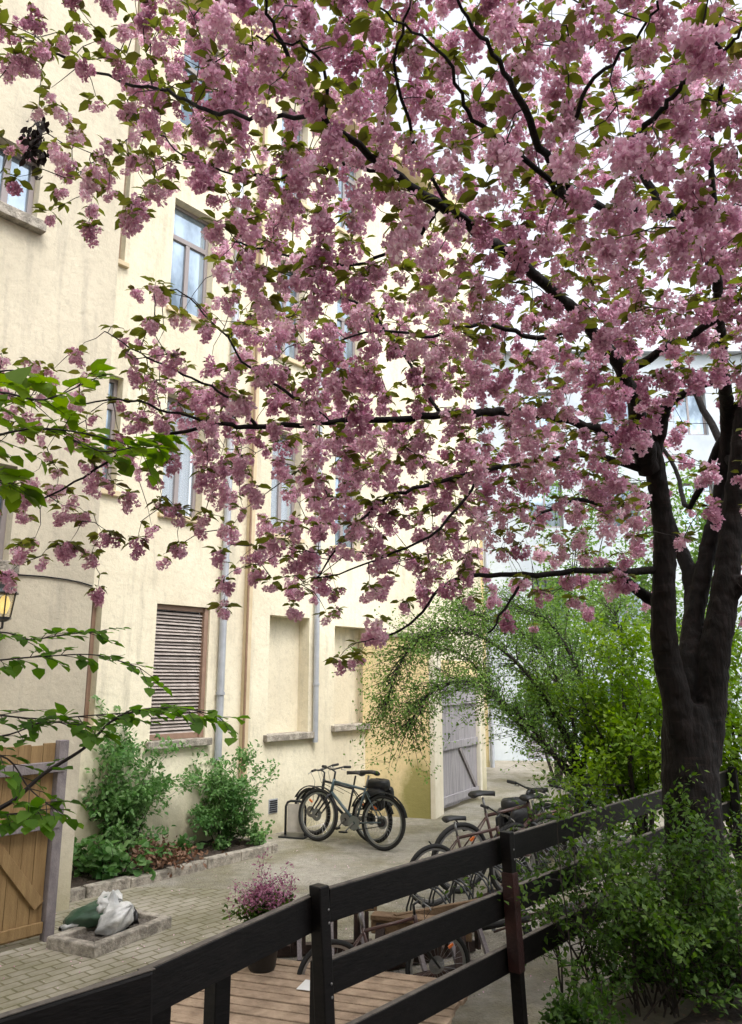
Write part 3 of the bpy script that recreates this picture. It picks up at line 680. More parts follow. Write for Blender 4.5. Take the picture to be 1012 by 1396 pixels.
# ---------------------------------------------------------------- planting bed against the wall
ka, kb = atz(170,1213), atz(372,1164)
bed = thing('planting_bed', 'soil bed with rough stone kerb along the foot of the cream wall', 'planting bed', (ka.x,ka.y,0))
kd = (kb-ka).normalized(); kl = (kb-ka).length; kn = Vector((-kd.y,kd.x,0)); 
k0 = ka-kd*1.0; nst = 6; rr = random.Random(12)
for i in range(nst):
    s0 = (kl+1.0)*i/nst; s1 = (kl+1.0)*(i+1)/nst-.012; hh = .13+rr.uniform(-.015,.02)
    MB().box(k0+kd*s0+kn*rr.uniform(-.01,.01)-Vector((0,0,.02)), kd*(s1-s0), kn*.11, (0,0,hh)).build('kerb_stone', M['stone'], bed, bevel=.014)
ke = kb+kn*0; uu, vv = touv(kb); ek = wp(uu,0,0)
MB().box(kb-Vector((0,0,.02)), kd*.1, (ek-kb)*.97, (0,0,.13)).build('kerb_stone', M['stone'], bed, bevel=.014)
s3 = MB(); A_, B_ = k0+kn*.11, kb+kn*.11; uA,_x = touv(A_); uB_,_x = touv(B_)
N1,N2=40,12; rr=random.Random(9)
for i in range(N1+1):
    a_ = i/N1; p = A_.lerp(B_,a_); q = wp(uA+(uB_-uA)*a_,.01,0)
    for j in range(N2+1):
        r_ = p.lerp(q,j/N2); s3.v.append((r_.x,r_.y,.08+rr.uniform(-.02,.025)))
for i in range(N1):
    for j in range(N2): k=i*(N2+1)+j; s3.f.append((k,k+1,k+N2+2,k+N2+1))
s3.build('soil_fill', M['soil'], bed)
def bp_(px,py,z=.1): return atz(px,py,z)
def shrub(name, label, cat, base, nst, hgt, spread, leafm, size, per, level=1, seed=1, tv=SL_V, tf=SL_F, lsp=.03, up=.02, curve=.16, r=.008, kids=(3,5), group=None, droop=-.1, follow=.8):
    rnd = random.Random(seed); t_ = thing(name, label, cat, base, group=group); mb = MB(); an = []
    for i in range(nst):
        a = rnd.uniform(0,2*math.pi); tilt = rnd.uniform(.05,spread)
        d = Vector((math.cos(a)*tilt, math.sin(a)*tilt, 1))
        grow(mb, Vector(base)+Vector((rnd.uniform(-.1,.1),rnd.uniform(-.1,.1),-.02)), d, hgt*rnd.uniform(.6,1.05), r, level, an, rnd, curve, up, kids, ln=.5)
    mb.build('stems', M['twig'], t_)
    leaves_at('leaves', [a for a,_ in an], [d for _,d in an], per, size, leafm, t_, lsp, tv, tf, droop=droop, follow=follow)
    return t_
shrub('shrub','lush green leafy shrub in the planting bed beside the wing corner','shrub',bp_(165,1172,.08),26,1.15,.5,LPEONY,(.05,.085),3,2,3,LF_V,LF_F,.03)
shrub('shrub','upright green shrub under the grey downpipe in the planting bed','shrub',bp_(303,1152,.08),16,.98,.65,LPEONY,(.045,.075),3,2,5,LF_V,LF_F,.025)
shrub('leafy_plant','broad leaved low plant spilling over the near end of the bed','plant',bp_(150,1196,.08),10,.42,1.5,LPEONY,(.08,.13),3,0,7,LB_V,LF_F,.03,up=-.04)
shrub('leafy_plant','low broad leaved plant pressed against the corner of the left wing','plant',bp_(118,1190,.08),8,.5,1.0,LPEONY,(.08,.12),3,0,17,LB_V,LF_F,.03,up=-.03)
shrub('leafy_plant','small pale green plant on the soil between the two shrubs','plant',bp_(258,1163,.08),7,.24,1.2,LPEONY,(.06,.09),3,0,9,LB_V,LF_F,.02,up=-.02)
shrub('leafy_plant','bright low plant trailing over the right end of the stone kerb','plant',bp_(350,1152,.08),9,.32,1.2,LPEONY,(.04,.07),4,0,13,LB_V,LF_F,.03,up=-.04)
# dry leaf heap
n_ = 900; cc = bp_(212,1176,.1); pos = np.array(cc)+RNG.normal(size=(n_,3))*np.array([.22,.20,.05])+np.array([0,0,.08]); pos[:,2]=np.abs(pos[:,2]-.1)*1.0+.09+RNG.uniform(0,.16,n_)*np.exp(-((pos[:,0]-cc.x)**2+(pos[:,1]-cc.y)**2)/.05)
dh = scatter('dry_leaves', LF_V, LF_F, pos, rot_from(unit(n_),RNG.uniform(0,6,n_)), RNG.uniform(.04,.08,n_), LDRY); dh['kind']='stuff'; dh['label']='heap of brown dry leaves among the shrubs in the bed'; dh['category']='leaves'

# ================================================================== FENCE
def P2(px,py,z): return atz(px,py,z)
fence = thing('wooden_fence', 'dark painted three rail post and board fence crossing the foreground', 'fence', FA)
uC = (atz(858,1068,1.22)-FA).dot(FD)
_t = M['fence'].node_tree; _b = _t.nodes['Principled BSDF']; _tc = _t.nodes.new('ShaderNodeTexCoord'); _n = node(_t,'ShaderNodeTexNoise',Scale=26.0,Detail=9.0,Roughness=.8); _r = _t.nodes.new('ShaderNodeValToRGB'); _r.color_ramp.elements[0].position=.66; _r.color_ramp.elements[1].position=.72
_src = _b.inputs['Base Color'].links[0].from_socket; _mx = node(_t,'ShaderNodeMixRGB'); _mx.inputs[2].default_value=(.05,.042,.036,1)
_t.links.new(_tc.outputs['Object'],_n.inputs['Vector']); _t.links.new(_n.outputs['Fac'],_r.inputs['Fac']); _t.links.new(_r.outputs[0],_mx.inputs[0]); _t.links.new(_src,_mx.inputs[1]); _t.links.new(_mx.outputs[0],_b.inputs['Base Color'])
# slightly leaning posts
def post(u, v, h, w_, d_, lean, m_, name='post'):
    p = fp(u,v,0); top = p+Vector((0,0,h))+FD*lean
    X, Y = FD*w_/2, FN*d_/2
    return MB().hexa([p-X-Y,p+X-Y,p+X+Y,p-X+Y],[top-X-Y,top+X-Y,top+X+Y,top-X+Y])
uBp = (FB-FA).length
post(0,.055,1.27,.068,.075,-.11,None).build('post', M['fence'], fence, bevel=.006)
pB = post(uBp,.055,1.27,.062,.075,-.10,None).build('post', M['fence'], fence, bevel=.006); pB['label']='post with a maroon painted middle length'
MB().hexa(*[[fp(uBp-.036-.10*z/1.27+dx,.055+dy,z) for dx,dy in ((0,-.042),(.072,-.042),(.072,.042),(0,.042))] for z in (.42,1.02)]).build('maroon_paint', M['fence_red'], pB, bevel=.004)
post(uC,.055,1.27,.08,.085,0,None).build('post', M['fence'], fence, bevel=.006)
post(uC+1.75,.055,1.27,.08,.085,0,None).build('post', M['fence'], fence, bevel=.006)
def rail(ua,ub,zt,wd=.155,v=-.02,zt2=None):
    p, q = fp(ua,v,zt-wd/2), fp(ub,v,(zt2 or zt)-wd/2)
    o = MB().plank(p,q,wd,.034).build('rail', M['fence'], fence, bevel=.003)
    MB().plank(p+Vector((0,0,wd/2+.0035)),q+Vector((0,0,wd/2+.0035)),.005,.032).build('worn_edge', M['fence_top'], o)
for z in (1.215,.885,.55):
    rail(.03,uBp+.02,z); rail(uBp+.03,uC,z); rail(uC+.01,uC+1.8,z)
for ub_ in (0,uBp,uC):
    for zz_ in (1.16,1.10,.83,.77,.50,.44):
        if ub_==0 and zz_<.6: continue
        q_ = fp(ub_-.10*zz_/1.27*(ub_!=uC)+.012,.0915,zz_); MB().lathe(q_-FN*.002,[(.0,.006),(.006,.005),(.008,.0)],8,FN).build('bolt', M['rim'], fence)
pL = atz(196,1327,1.215); pL.z=0; uLp,vLp = (pL-FA).dot(FD),(pL-FA).dot(FN)
p, q = fp(uLp,vLp-.02,1.215-.08), fp(.02,-.02,1.215-.08)
o = MB().plank(p,q,.16,.034).build('rail', M['fence'], fence, bevel=.003); MB().plank(p+Vector((0,0,.0835)),q+Vector((0,0,.0835)),.005,.032).build('worn_edge', M['fence_top'], o)
pL0 = atz(-60,1405,1.2); p = Vector((pL0.x,pL0.y,1.2-.11)); q = fp(uLp+.02,vLp+.03,1.232-.11)
o = MB().plank(p,q,.22,.036).build('rail', M['fence'], fence, bevel=.012); MB().plank(p+Vector((0,0,.1115)),q+Vector((0,0,.1115)),.003,.030).build('worn_edge', M['fence_top'], o)
MB().plank(p+Vector((0,0,-.24)),q+Vector((0,0,-.24)),.22,.036).build('rail', M['fence'], fence, bevel=.004)
# supports behind the near rails
ps = atz(313,1290,1.1); u_,v_ = (ps-FA).dot(FD),(ps-FA).dot(FN)
post(u_,v_-.07,1.03,.085,.08,0,None).build('post', M['fence'], fence, bevel=.005)
ps = atz(222,1330,1.1); u_,v_ = (ps-FA).dot(FD),(ps-FA).dot(FN)
post(u_,v_-.08,1.10,.16,.08,0,None).build('post', M['fence'], fence, bevel=.005)
MB().box(fp(-.055,-.05,.5), FD*.03, FN*.05, (0,0,.4)).build('rail_stub', M['fence'], fence)

# ================================================================== DECK
DZ = .30
d1, d2 = atz(345,1303,DZ), atz(600,1334,DZ)
dl = thing('timber_deck', 'low platform of worn brown boards behind the fence', 'deck', (d1.x,d1.y,0))
across = (d2-d1).normalized(); along = (atz(236,1368,DZ)-d1).normalized()
nb = 15; bw=.098; rr=random.Random(21)
wl = (d2-d1).length
for i in range(nb):
    a = d1+along*(i*(bw+.016)); ext = rr.uniform(-.01,.02)
    sgn = rr.uniform(-.005,.005)
    MB().box(a-across*ext-Vector((0,0,.028-sgn)), across*(wl+.25), along*bw, (0,0,.028)).build('board', M['deck'], dl, bevel=.004)
for k in (.12,.5,.92): MB().box(d1+across*wl*k-Vector((0,0,.17)), across*.06, along*nb*(bw+.008), (0,0,.138)).build('joist', M['redwood'], dl)
for k in (.02,.98):
    for m_ in (.02,.95): MB().box(d1+across*wl*k*.96+along*nb*(bw+.008)*m_*.96-Vector((0,0,DZ)), across*.07, along*.07, (0,0,DZ-.03)).build('leg', M['redwood'], dl)
# paper
pp = [atz(x,y,DZ+.006) for x,y in ((404,1349),(427,1352),(438,1340),(417,1336))]
pm_ = MB().hexa(pp,[p+Vector((0,0,.003)) for p in pp]).build('paper_sheet', M['paper']); tag(pm_,'white sheet of paper lying on the deck boards','paper')
# trestle with red-brown uprights behind the deck
def trestle(label, a, b_, nup, hgt, seed):
    t_ = thing('bike_rack', label, 'bicycle rack', ((a+b_)/2).to_tuple()); rr=random.Random(seed)
    d=(b_-a).normalized(); n_=Vector((-d.y,d.x,0)); L_=(b_-a).length
    MB().plank(a+Vector((0,0,.05)),b_+Vector((0,0,.05)),.08,.08).build('base_beam',M['redwood'],t_,bevel=.004)
    MB().plank(a+n_*.42+Vector((0,0,.05)),b_+n_*.42+Vector((0,0,.05)),.08,.08).build('base_beam',M['redwood'],t_,bevel=.004)
    MB().plank(a+n_*.21+Vector((0,0,hgt)),b_+n_*.21+Vector((0,0,hgt)),.09,.04).build('top_beam',M['tan'],t_,bevel=.004)
    for i in range(nup):
        s_=L_*(i+.5)/nup
        for off in (-.045,.045):
            MB().box(a+d*(s_+off-.014)+n_*.19+Vector((0,0,.09)), d*.028, n_*.05, (0,0,hgt-.14)).build('upright',M['redwood'],t_)
        MB().plank(a+d*s_+n_*.03+Vector((0,0,.09)), a+d*s_+n_*.2+Vector((0,0,hgt-.05)), .035,.028,up=(d.x,d.y,0)).build('strut',M['gate_grey'],t_)
        MB().plank(a+d*s_+n_*.40+Vector((0,0,.09)), a+d*s_+n_*.22+Vector((0,0,hgt-.05)), .035,.028,up=(d.x,d.y,0)).build('strut',M['redwood'],t_)
    return t_
ra, rb = atz(352,1334), atz(505,1331)
trestle('timber bicycle rack with red brown uprights right behind the deck, left of the tan bench', atz(340,1333), atz(520,1322), 4, .42, 1)
trestle('timber bicycle rack with red brown uprights under the middle fence rail', atz(560,1350), atz(690,1318), 3, .42, 2)
# tan bench
ba, bb_ = atz(505,1247,.46), atz(642,1258,.46)
bn = thing('bench', 'tan timber bench with dark slanted legs behind the fence', 'bench', (ba.x,ba.y,0))
d=(bb_-ba).normalized(); n_=Vector((-d.y,d.x,0))
MB().box(ba-Vector((0,0,.04)), d*(bb_-ba).length, n_*.13, (0,0,.035)).build('seat', M['tan'], bn, bevel=.005)
MB().box(ba-Vector((0,0,.14))+n_*.02, d*(bb_-ba).length, n_*.03, (0,0,.098)).build('apron', M['tan'], bn, bevel=.004)
for k in (.1,.9):
    for sgn in (-1,1):
        p = ba+d*(bb_-ba).length*k+n_*.07
        MB().plank(p+Vector((0,0,-.045))+n_*.02*sgn, Vector((p.x,p.y,0))+n_*.2*sgn, .07,.045,up=(d.x,d.y,0)).build('leg', M['redwood'], bn)

# ================================================================== FLOWER POT
fpz = atz(357,1322,DZ); 
pot = thing('flower_pot', 'dark round pot of small pink flowers standing on the deck', 'flower pot', fpz)
MB().lathe(fpz, [(0,.003),(.085,.003),(.095,.02),(.12,.22),(.135,.225),(.135,.25),(.12,.25),(.112,.2),(0,.2)], 24).build('pot', M['pot'], pot, smooth=True)
rnd=random.Random(33); mb=MB(); an=[]
for i in range(46):
    a=rnd.uniform(0,6.28); tl=rnd.uniform(.1,.75); grow(mb, fpz+Vector((rnd.uniform(-.06,.06),rnd.uniform(-.06,.06),.19)), Vector((math.cos(a)*tl,math.sin(a)*tl,1)), rnd.uniform(.20,.36), .003, 1, an, rnd, .12, .02, (2,3))
mb.build('stems', M['twig'], pot)
aa=[a for a,_ in an]; dd=[d for _,d in an]
low=[i for i in range(len(aa)) if aa[i].z<fpz.z+.43]; hi=[i for i in range(len(aa)) if aa[i].z>fpz.z+.40]
leaves_at('leaves',[aa[i] for i in low],[dd[i] for i in low],3,(.03,.05),LBUSH,pot,.02)
leaves_at('flowers',[aa[i] for i in hi],[dd[i] for i in hi],4,(.018,.03),LPINK,pot,.018,follow=.2)

# ================================================================== BICYCLES
def make_bike(frame_mat, seed=0, guard=True, basket=False):
    """built at the origin facing +x, wheels on z=0"""
    t_ = thing('bicycle','x','bicycle'); R=.335; WB=1.06
    def wheel(x):
        wv = MB(); pts=[(x+R*math.cos(a),0,R+.0+R*math.sin(a)) for a in np.linspace(0,2*math.pi,40,endpoint=False)]
        ty = MB().tube([Vector((x+(R-.024)*math.cos(a),0,R+(R-.024)*math.sin(a))) for a in np.linspace(0,2*math.pi,40,endpoint=False)], .025, 8, closed=True)
        wh = ty.build('wheel', M['tyre'], t_, smooth=True)
        rm = MB(); n=40
        for a in np.linspace(0,2*math.pi,n,endpoint=False):
            for rr_,yy in ((R-.045,-.012),(R-.068,-.010),(R-.068,.010),(R-.045,.012)): rm.v.append((x+rr_*math.cos(a),yy,R+rr_*math.sin(a)))
        for i in range(n):
            for k in range(4): i2=(i+1)%n;k2=(k+1)%4; rm.f.append((i*4+k,i*4+k2,i2*4+k2,i2*4+k))
        rm.build('rim', M['rim'], wh)
        sp = MB()
        for k in range(28):
            a=2*math.pi*k/28; b2=a+(.35 if k%2 else -.35); s_=.03*(1 if k%4<2 else -1)
            sp.tube([(x+.02*math.cos(b2),s_,R+.02*math.sin(b2)),(x+(R-.06)*math.cos(a),0,R+(R-.06)*math.sin(a))],.0012,3,cap=False)
        sp.tube([(x,-.05,R),(x,.05,R)],.018,8); sp.build('spokes', M['rim'], wh)
        MB().lathe((x,.03,R),[(.03,0),(.08,0),(.08,.002),(.03,.002)],24,(0,1,0)).build('disc', M['rim'], wh)
        MB().box((x+.12,-.008,R+.14),(.05,0,.03),(0,.016,0),(-.012,0,.02)).build('reflector', M['orange'], wh)
        return wh
    wheel(0); wheel(WB)
    bb=Vector((.43,0,.29)); st=Vector((.30,0,.74)); hd=Vector((.83,0,.78)); hb_=Vector((.86,0,.64)); ra=Vector((0,0,R)); fa=Vector((WB,0,R))
    f=MB(); f.tube([bb,st],.016,10); f.tube([st+Vector((.01,0,-.03)),hd],.017,10); f.tube([bb,hb_],.021,10); f.tube([hd+Vector((-.006,0,.03)),hb_+Vector((.006,0,-.02))],.022,10)
    for s_ in (-1,1):
        f.tube([bb+Vector((0,s_*.03,0)),ra+Vector((0,s_*.06,0))],.010,7); f.tube([st+Vector((0,s_*.012,-.05)),ra+Vector((0,s_*.06,0))],.008,7)
    f.tube([bb+Vector((0,-.04,0)),bb+Vector((0,.04,0))],.024,12)
    f.build('frame', frame_mat, t_, smooth=True)
    k=MB(); k.tube([hb_+Vector((.004,-.06,-.04)),hb_+Vector((.004,.06,-.04))],.015,8)
    for s_ in (-1,1): k.tube([hb_+Vector((.005,s_*.06,-.03)),hb_+Vector((.05,s_*.06,-.12)),fa+Vector((0,s_*.055,0))],[.016,.015,.010],8)
    k.build('fork', M['black_frame'], t_, smooth=True)
    s=MB(); s.tube([hd,Vector((.815,0,.90)),Vector((.87,0,.93))],.014,8)
    s.tube([Vector((.80,-.31,.97)),Vector((.84,-.2,.965)),Vector((.87,-.06,.935)),Vector((.87,.06,.935)),Vector((.84,.2,.965)),Vector((.80,.31,.97))],.011,8)
    hbn=s.build('handlebar', M['black_frame'], t_, smooth=True)
    for s_ in (-1,1):
        MB().tube([Vector((.795,s_*.32,.97)),Vector((.825,s_*.21,.966))],.018,8).build('grip', M['saddle'], hbn)
        MB().tube([Vector((.85,s_*.2,.955)),Vector((.89,s_*.24,.93)),Vector((.87,s_*.31,.925))],.006,5).build('brake_lever', M['rim'], hbn)
    cb=MB(); cb.tube([Vector((.86,.1,.95)),Vector((.98,.12,.92)),Vector((.95,.06,.78)),Vector((1.0,.05,.5))],.003,4); cb.tube([Vector((.86,-.1,.95)),Vector((1.0,-.08,.90)),Vector((.9,-.03,.75)),Vector((.5,-.03,.62))],.003,4); cb.build('cables', M['tyre'], t_)
    MB().tube([st,Vector((.262,0,.89))],.0135,8).build('seatpost', M['rim'] if seed%2 else M['black_frame'], t_, smooth=True)
    sd_=MB(); secs=[(-.13,.075,.0),(-.10,.085,.015),(-.03,.07,.02),(.05,.035,.012),(.13,.018,.006),(.15,.008,.0)]
    for x,wd,zz in secs:
        for a in np.linspace(0,2*math.pi,12,endpoint=False): sd_.v.append((.262+x,wd*math.cos(a),.915+zz+.028*math.sin(a)*(1 if math.sin(a)>0 else .8)))
    for i in range(len(secs)-1):
        for k2 in range(12): sd_.f.append((i*12+k2,i*12+(k2+1)%12,(i+1)*12+(k2+1)%12,(i+1)*12+k2))
    sd_.f.append(tuple(reversed(range(12)))); sd_.f.append(tuple(range(60,72)))
    sd_.build('saddle', M['saddle'], t_, smooth=True)
    c=MB(); c.lathe(bb+Vector((0,.045,0)),[(.02,0),(.09,0),(.09,.004),(.02,.004)],24,(0,1,0)); c.tube([bb+Vector((0,.06,0)),bb+Vector((.12,.065,-.12))],.011,6); c.tube([bb+Vector((0,-.06,0)),bb+Vector((-.12,-.065,.12))],.011,6)
    ck=c.build('crankset', M['rim'], t_)
    for s_,p in ((1,(.12,.105,-.12)),(-1,(-.12,-.105,.12))):
        p=bb+Vector(p); MB().box(p-Vector((.045,.04,.01)),(.09,0,0),(0,.08,0),(0,0,.02)).build('pedal', M['tyre'], ck)
    ch=MB(); ch.tube([bb+Vector((0,.05,.09)),ra+Vector((0,.05,.045))],.005,4); ch.tube([bb+Vector((0,.05,-.09)),ra+Vector((0,.05,-.045))],.005,4); ch.lathe(ra+Vector((0,.045,0)),[(.01,0),(.05,0),(.05,.02),(.01,.02)],16,(0,1,0)); ch.build('chain', M['tyre'], t_)
    if guard:
        for x,a0,a1 in ((0,.35,2.9),(WB,.5,2.3)):
            g=MB(); n=18
            for i in range(n+1):
                a=a0+(a1-a0)*i/n
                for rr_,yy in ((R+.02,-.03),(R+.032,0),(R+.02,.03)): g.v.append((x+rr_*math.cos(a),yy,R+rr_*math.sin(a)))
            for i in range(n):
                for k2 in range(2): g.f.append((i*3+k2,i*3+k2+1,i*3+k2+4,i*3+k2+3))
            go=g.build('mudguard', M['tyre'], t_, smooth=True); md=go.modifiers.new('solid','SOLIDIFY'); md.thickness=.003
    if basket:
        cr=MB()
        for y in (-.07,.07): cr.tube([(-.28,y,.72),(.18,y,.74)],.006,5); cr.tube([(-.12,y,.72),(-.02,y,.36)],.006,5)
        for x in (-.25,-.1,.05): cr.tube([(x,-.07,.725),(x,.07,.725)],.005,5)
        cr.build('carrier', M['black_frame'], t_)
        cr=MB()
        for (x,y,z,a1,a2,a3) in ((-.12,.0,.80,.17,.10,.07),(-.14,.12,.62,.15,.055,.14),(-.14,-.12,.62,.15,.055,.14)):
            for i in range(13):
                th=math.pi*i/12
                for k2 in range(16):
                    ph=2*math.pi*k2/16; e=lambda v,p=.5: math.copysign(abs(v)**p,v)
                    cr.v.append((x+a1*e(math.sin(th))*e(math.cos(ph)),y+a2*e(math.sin(th))*e(math.sin(ph)),z+a3*e(math.cos(th))+.008*math.sin(5*ph+i)))
            b0=len(cr.v)-13*16
            for i in range(12):
                for k2 in range(16): cr.f.append((b0+i*16+k2,b0+i*16+(k2+1)%16,b0+(i+1)*16+(k2+1)%16,b0+(i+1)*16+k2))
        cr.build('carrier_bag', M['saddle'], t_, smooth=True)
    else:
        MB().tube([(.20,.02,.60),(.05,.02,.58),(-.06,.0,.70)],.008,5).build('rear_light', M['tyre'], t_)
    return t_
def place(b_, rear, front, lean, label, scale=1.0, group='bicycles parked in the courtyard', z=0):
    d = Vector((front.x-rear.x, front.y-rear.y, 0))
    b_.location=(rear.x,rear.y,z); b_.rotation_euler=(lean,0,math.atan2(d.y,d.x)); b_.rotation_mode='XYZ'; b_.scale=(scale,)*3
    b_['label']=label; b_['group']=group
bikeA = make_bike(M['green_frame'],1,True,False)
bikeB = make_bike(M['black_frame'],2,True,True)
bikeC = make_bike(M['brown_bike'],3,False,False)
bikes_used = set()
def use(b_):
    if b_.name in bikes_used: return copy_tree(b_)
    bikes_used.add(b_.name); return b_
rA, fA_ = atz(521,1160), atz(432,1147)
B1=use(bikeA); 
B2=use(bikeB); 
B3=use(bikeC); B4=copy_tree(bikeC); B5=copy_tree(bikeB); B6=copy_tree(bikeA); B7=copy_tree(bikeC)
B8=copy_tree(bikeC)
place(B1,rA,fA_,.10,'petrol grey bicycle in front at the notice rack by the cream wall',1.05)
place(B2,rA+Vector((-.12,.46,0)),fA_+Vector((-.20,.50,0)),-.06,'black bicycle with dark bag on its rear carrier, behind the petrol grey one')
r3=atz(628,1218); place(B3,r3,r3+Vector((.9,.42,0)),.05,'bicycle with the highest saddle, just above the fence rail near the red post',1.08)
r4=atz(590,1236); place(B4,r4,r4+Vector((.9,.36,0)),.08,'bicycle with lower saddle, leftmost of the pair above the fence rail',.9)
r5=atz(720,1195); place(B5,r5,r5+Vector((.85,.5,0)),-.05,'black bicycle with a carrier bag, partly hidden behind the right bush leaves')
r6=atz(745,1170); place(B6,r6,r6+Vector((.8,.6,0)),.04,'farthest bicycle, its saddle against the bright yard by the dark shrub trunk')
r8=atz(540,1345); place(B8,Vector((-.27,5.80,0)),Vector((.50,6.05,0)),.0,'small bicycle half hidden by the top rail beside the dark fence post',.74)
r7=atz(640,1275); place(B7,r7,r7+Vector((.85,.55,0)),1.25,'bicycle lying on its side among the racks behind the red post',z=.06)
B9=copy_tree(bikeC); r9=atz(700,1208); place(B9,r9,r9+Vector((.88,.46,0)),.07,'dark red bicycle directly behind the maroon painted post')
B10=copy_tree(bikeA); r10=atz(785,1160); place(B10,r10,r10+Vector((.8,.62,0)),-.05,'petrol grey bicycle at the end of the row by the dark shrub trunk')
# arched notice rack
na, nbp = atz(389,1140), atz(416,1142)
nr = thing('notice_stand','small arched black stand with a framed pale notice beside the bicycle wheel','stand',na)
d=(nbp-na); nl=d.length; d.normalize()
hn=2.25-(1093-925)*11.0/1050; arc=[na, na+Vector((0,0,hn-.08)), na+d*.03+Vector((0,0,hn-.02)), na+d*.08+Vector((0,0,hn))]
arc2=[nbp-d*.08+Vector((0,0,hn)), nbp-d*.03+Vector((0,0,hn-.02)), nbp+Vector((0,0,hn-.08)), nbp]
MB().tube(arc+arc2,.018,8).build('arch', M['black_frame'], nr, smooth=True)
nv=Vector((-d.y,d.x,0))
MB().box(na+d*.03+nv*-.005+Vector((0,0,.06)), d*(nl-.06), nv*.01, (0,0,hn-.1)).build('notice', M['panel'], nr)
MB().box(na-d*.04-nv*.15, d*(nl+.08), nv*.3, (0,0,.025)).build('foot', M['black_frame'], nr)
# hoop racks among the bikes behind the fence
def hoops(label, a, b_, n, h):
    t_=thing('hoop_rack',label,'bicycle rack',a,group='metal hoop racks behind the fence'); d=(b_-a)/n; n_=Vector((-d.y,d.x,0)).normalized()
    MB().tube([a+Vector((0,0,.02)),b_+Vector((0,0,.02))],.016,8).build('base_rail',M['redwood'],t_); MB().tube([a+n_*.5+Vector((0,0,.02)),b_+n_*.5+Vector((0,0,.02))],.016,8).build('base_rail',M['redwood'],t_)
    for i in range(n):
        for off in (0,.06):
            p=a+d*(i+.5)+d.normalized()*off
            pts=[p+n_*(.25-.25*math.cos(s_))+Vector((0,0,.02+h*math.sin(s_)**.7)) for s_ in np.linspace(0,math.pi,11)]
            MB().tube(pts,.010,6).build('hoop',M['black_frame'],t_,smooth=True)
    return t_
hoops('grey metal hoop rack between the fence rails left of the maroon post', atz(600,1290), atz(735,1228), 5, .38)
hoops('grey metal hoop rack beyond the maroon post under the bush leaves', atz(740,1222), atz(800,1190), 4, .38)

# ================================================================== CHERRY TREE
tb_ = atd(945,1290,6.5); tb_.z = .1
cherry = thing('cherry_tree', 'large multi stemmed cherry tree covered in double pink blossom, spreading over the yard', 'tree', tb_)
def limb3(pts): return [ (atd(x,y,d), w_/F*d/2) for x,y,d,w_ in pts ]
def limb4(pts): return [ (atd(x+6,y,d), w_/F*d/2) for x,y,d,w_ in pts ]
stems = [
 [(945,1300,6.5,112),(945,1200,6.5,92),(942,1120,6.5,84),(940,1050,6.5,84),(938,1000,6.5,80),(932,960,6.5,66)],
 [(940,1150,6.5,40),(934,1080,6.48,44),(928,1010,6.42,46),(918,950,6.4,46),(905,900,6.4,44),(899,850,6.35,43),(898,790,6.3,42),(898,730,6.25,40),(892,680,6.2,38),(885,630,6.1,36),(880,605,6.0,30)],
 [(955,1040,6.5,56),(962,960,6.5,52),(966,900,6.5,50),(975,840,6.5,50),(985,780,6.5,46),(994,710,6.5,42),(1002,640,6.4,38),(1010,560,6.3,36),(1030,460,6.1,32),(1060,340,5.8,26)],
 [(938,990,6.55,44),(932,920,6.6,36),(938,850,6.7,36),(948,800,6.7,34),(962,740,6.7,32),(975,690,6.7,30),(985,620,6.6,28),(985,560,6.4,26),(978,470,5.6,22),(970,360,4.6,18),(950,315,4.2,16),(915,290,3.9,14)],
 [(938,850,6.75,30),(935,790,6.8,30),(920,745,6.9,24),(905,705,7.0,18),(890,660,7.1,12)],
 [(975,830,6.5,30),(1000,800,6.4,26),(1030,780,6.3,22)],
 [(900,830,6.6,24),(870,810,6.5,20),(845,790,6.4,16),(820,770,6.3,10)],
]
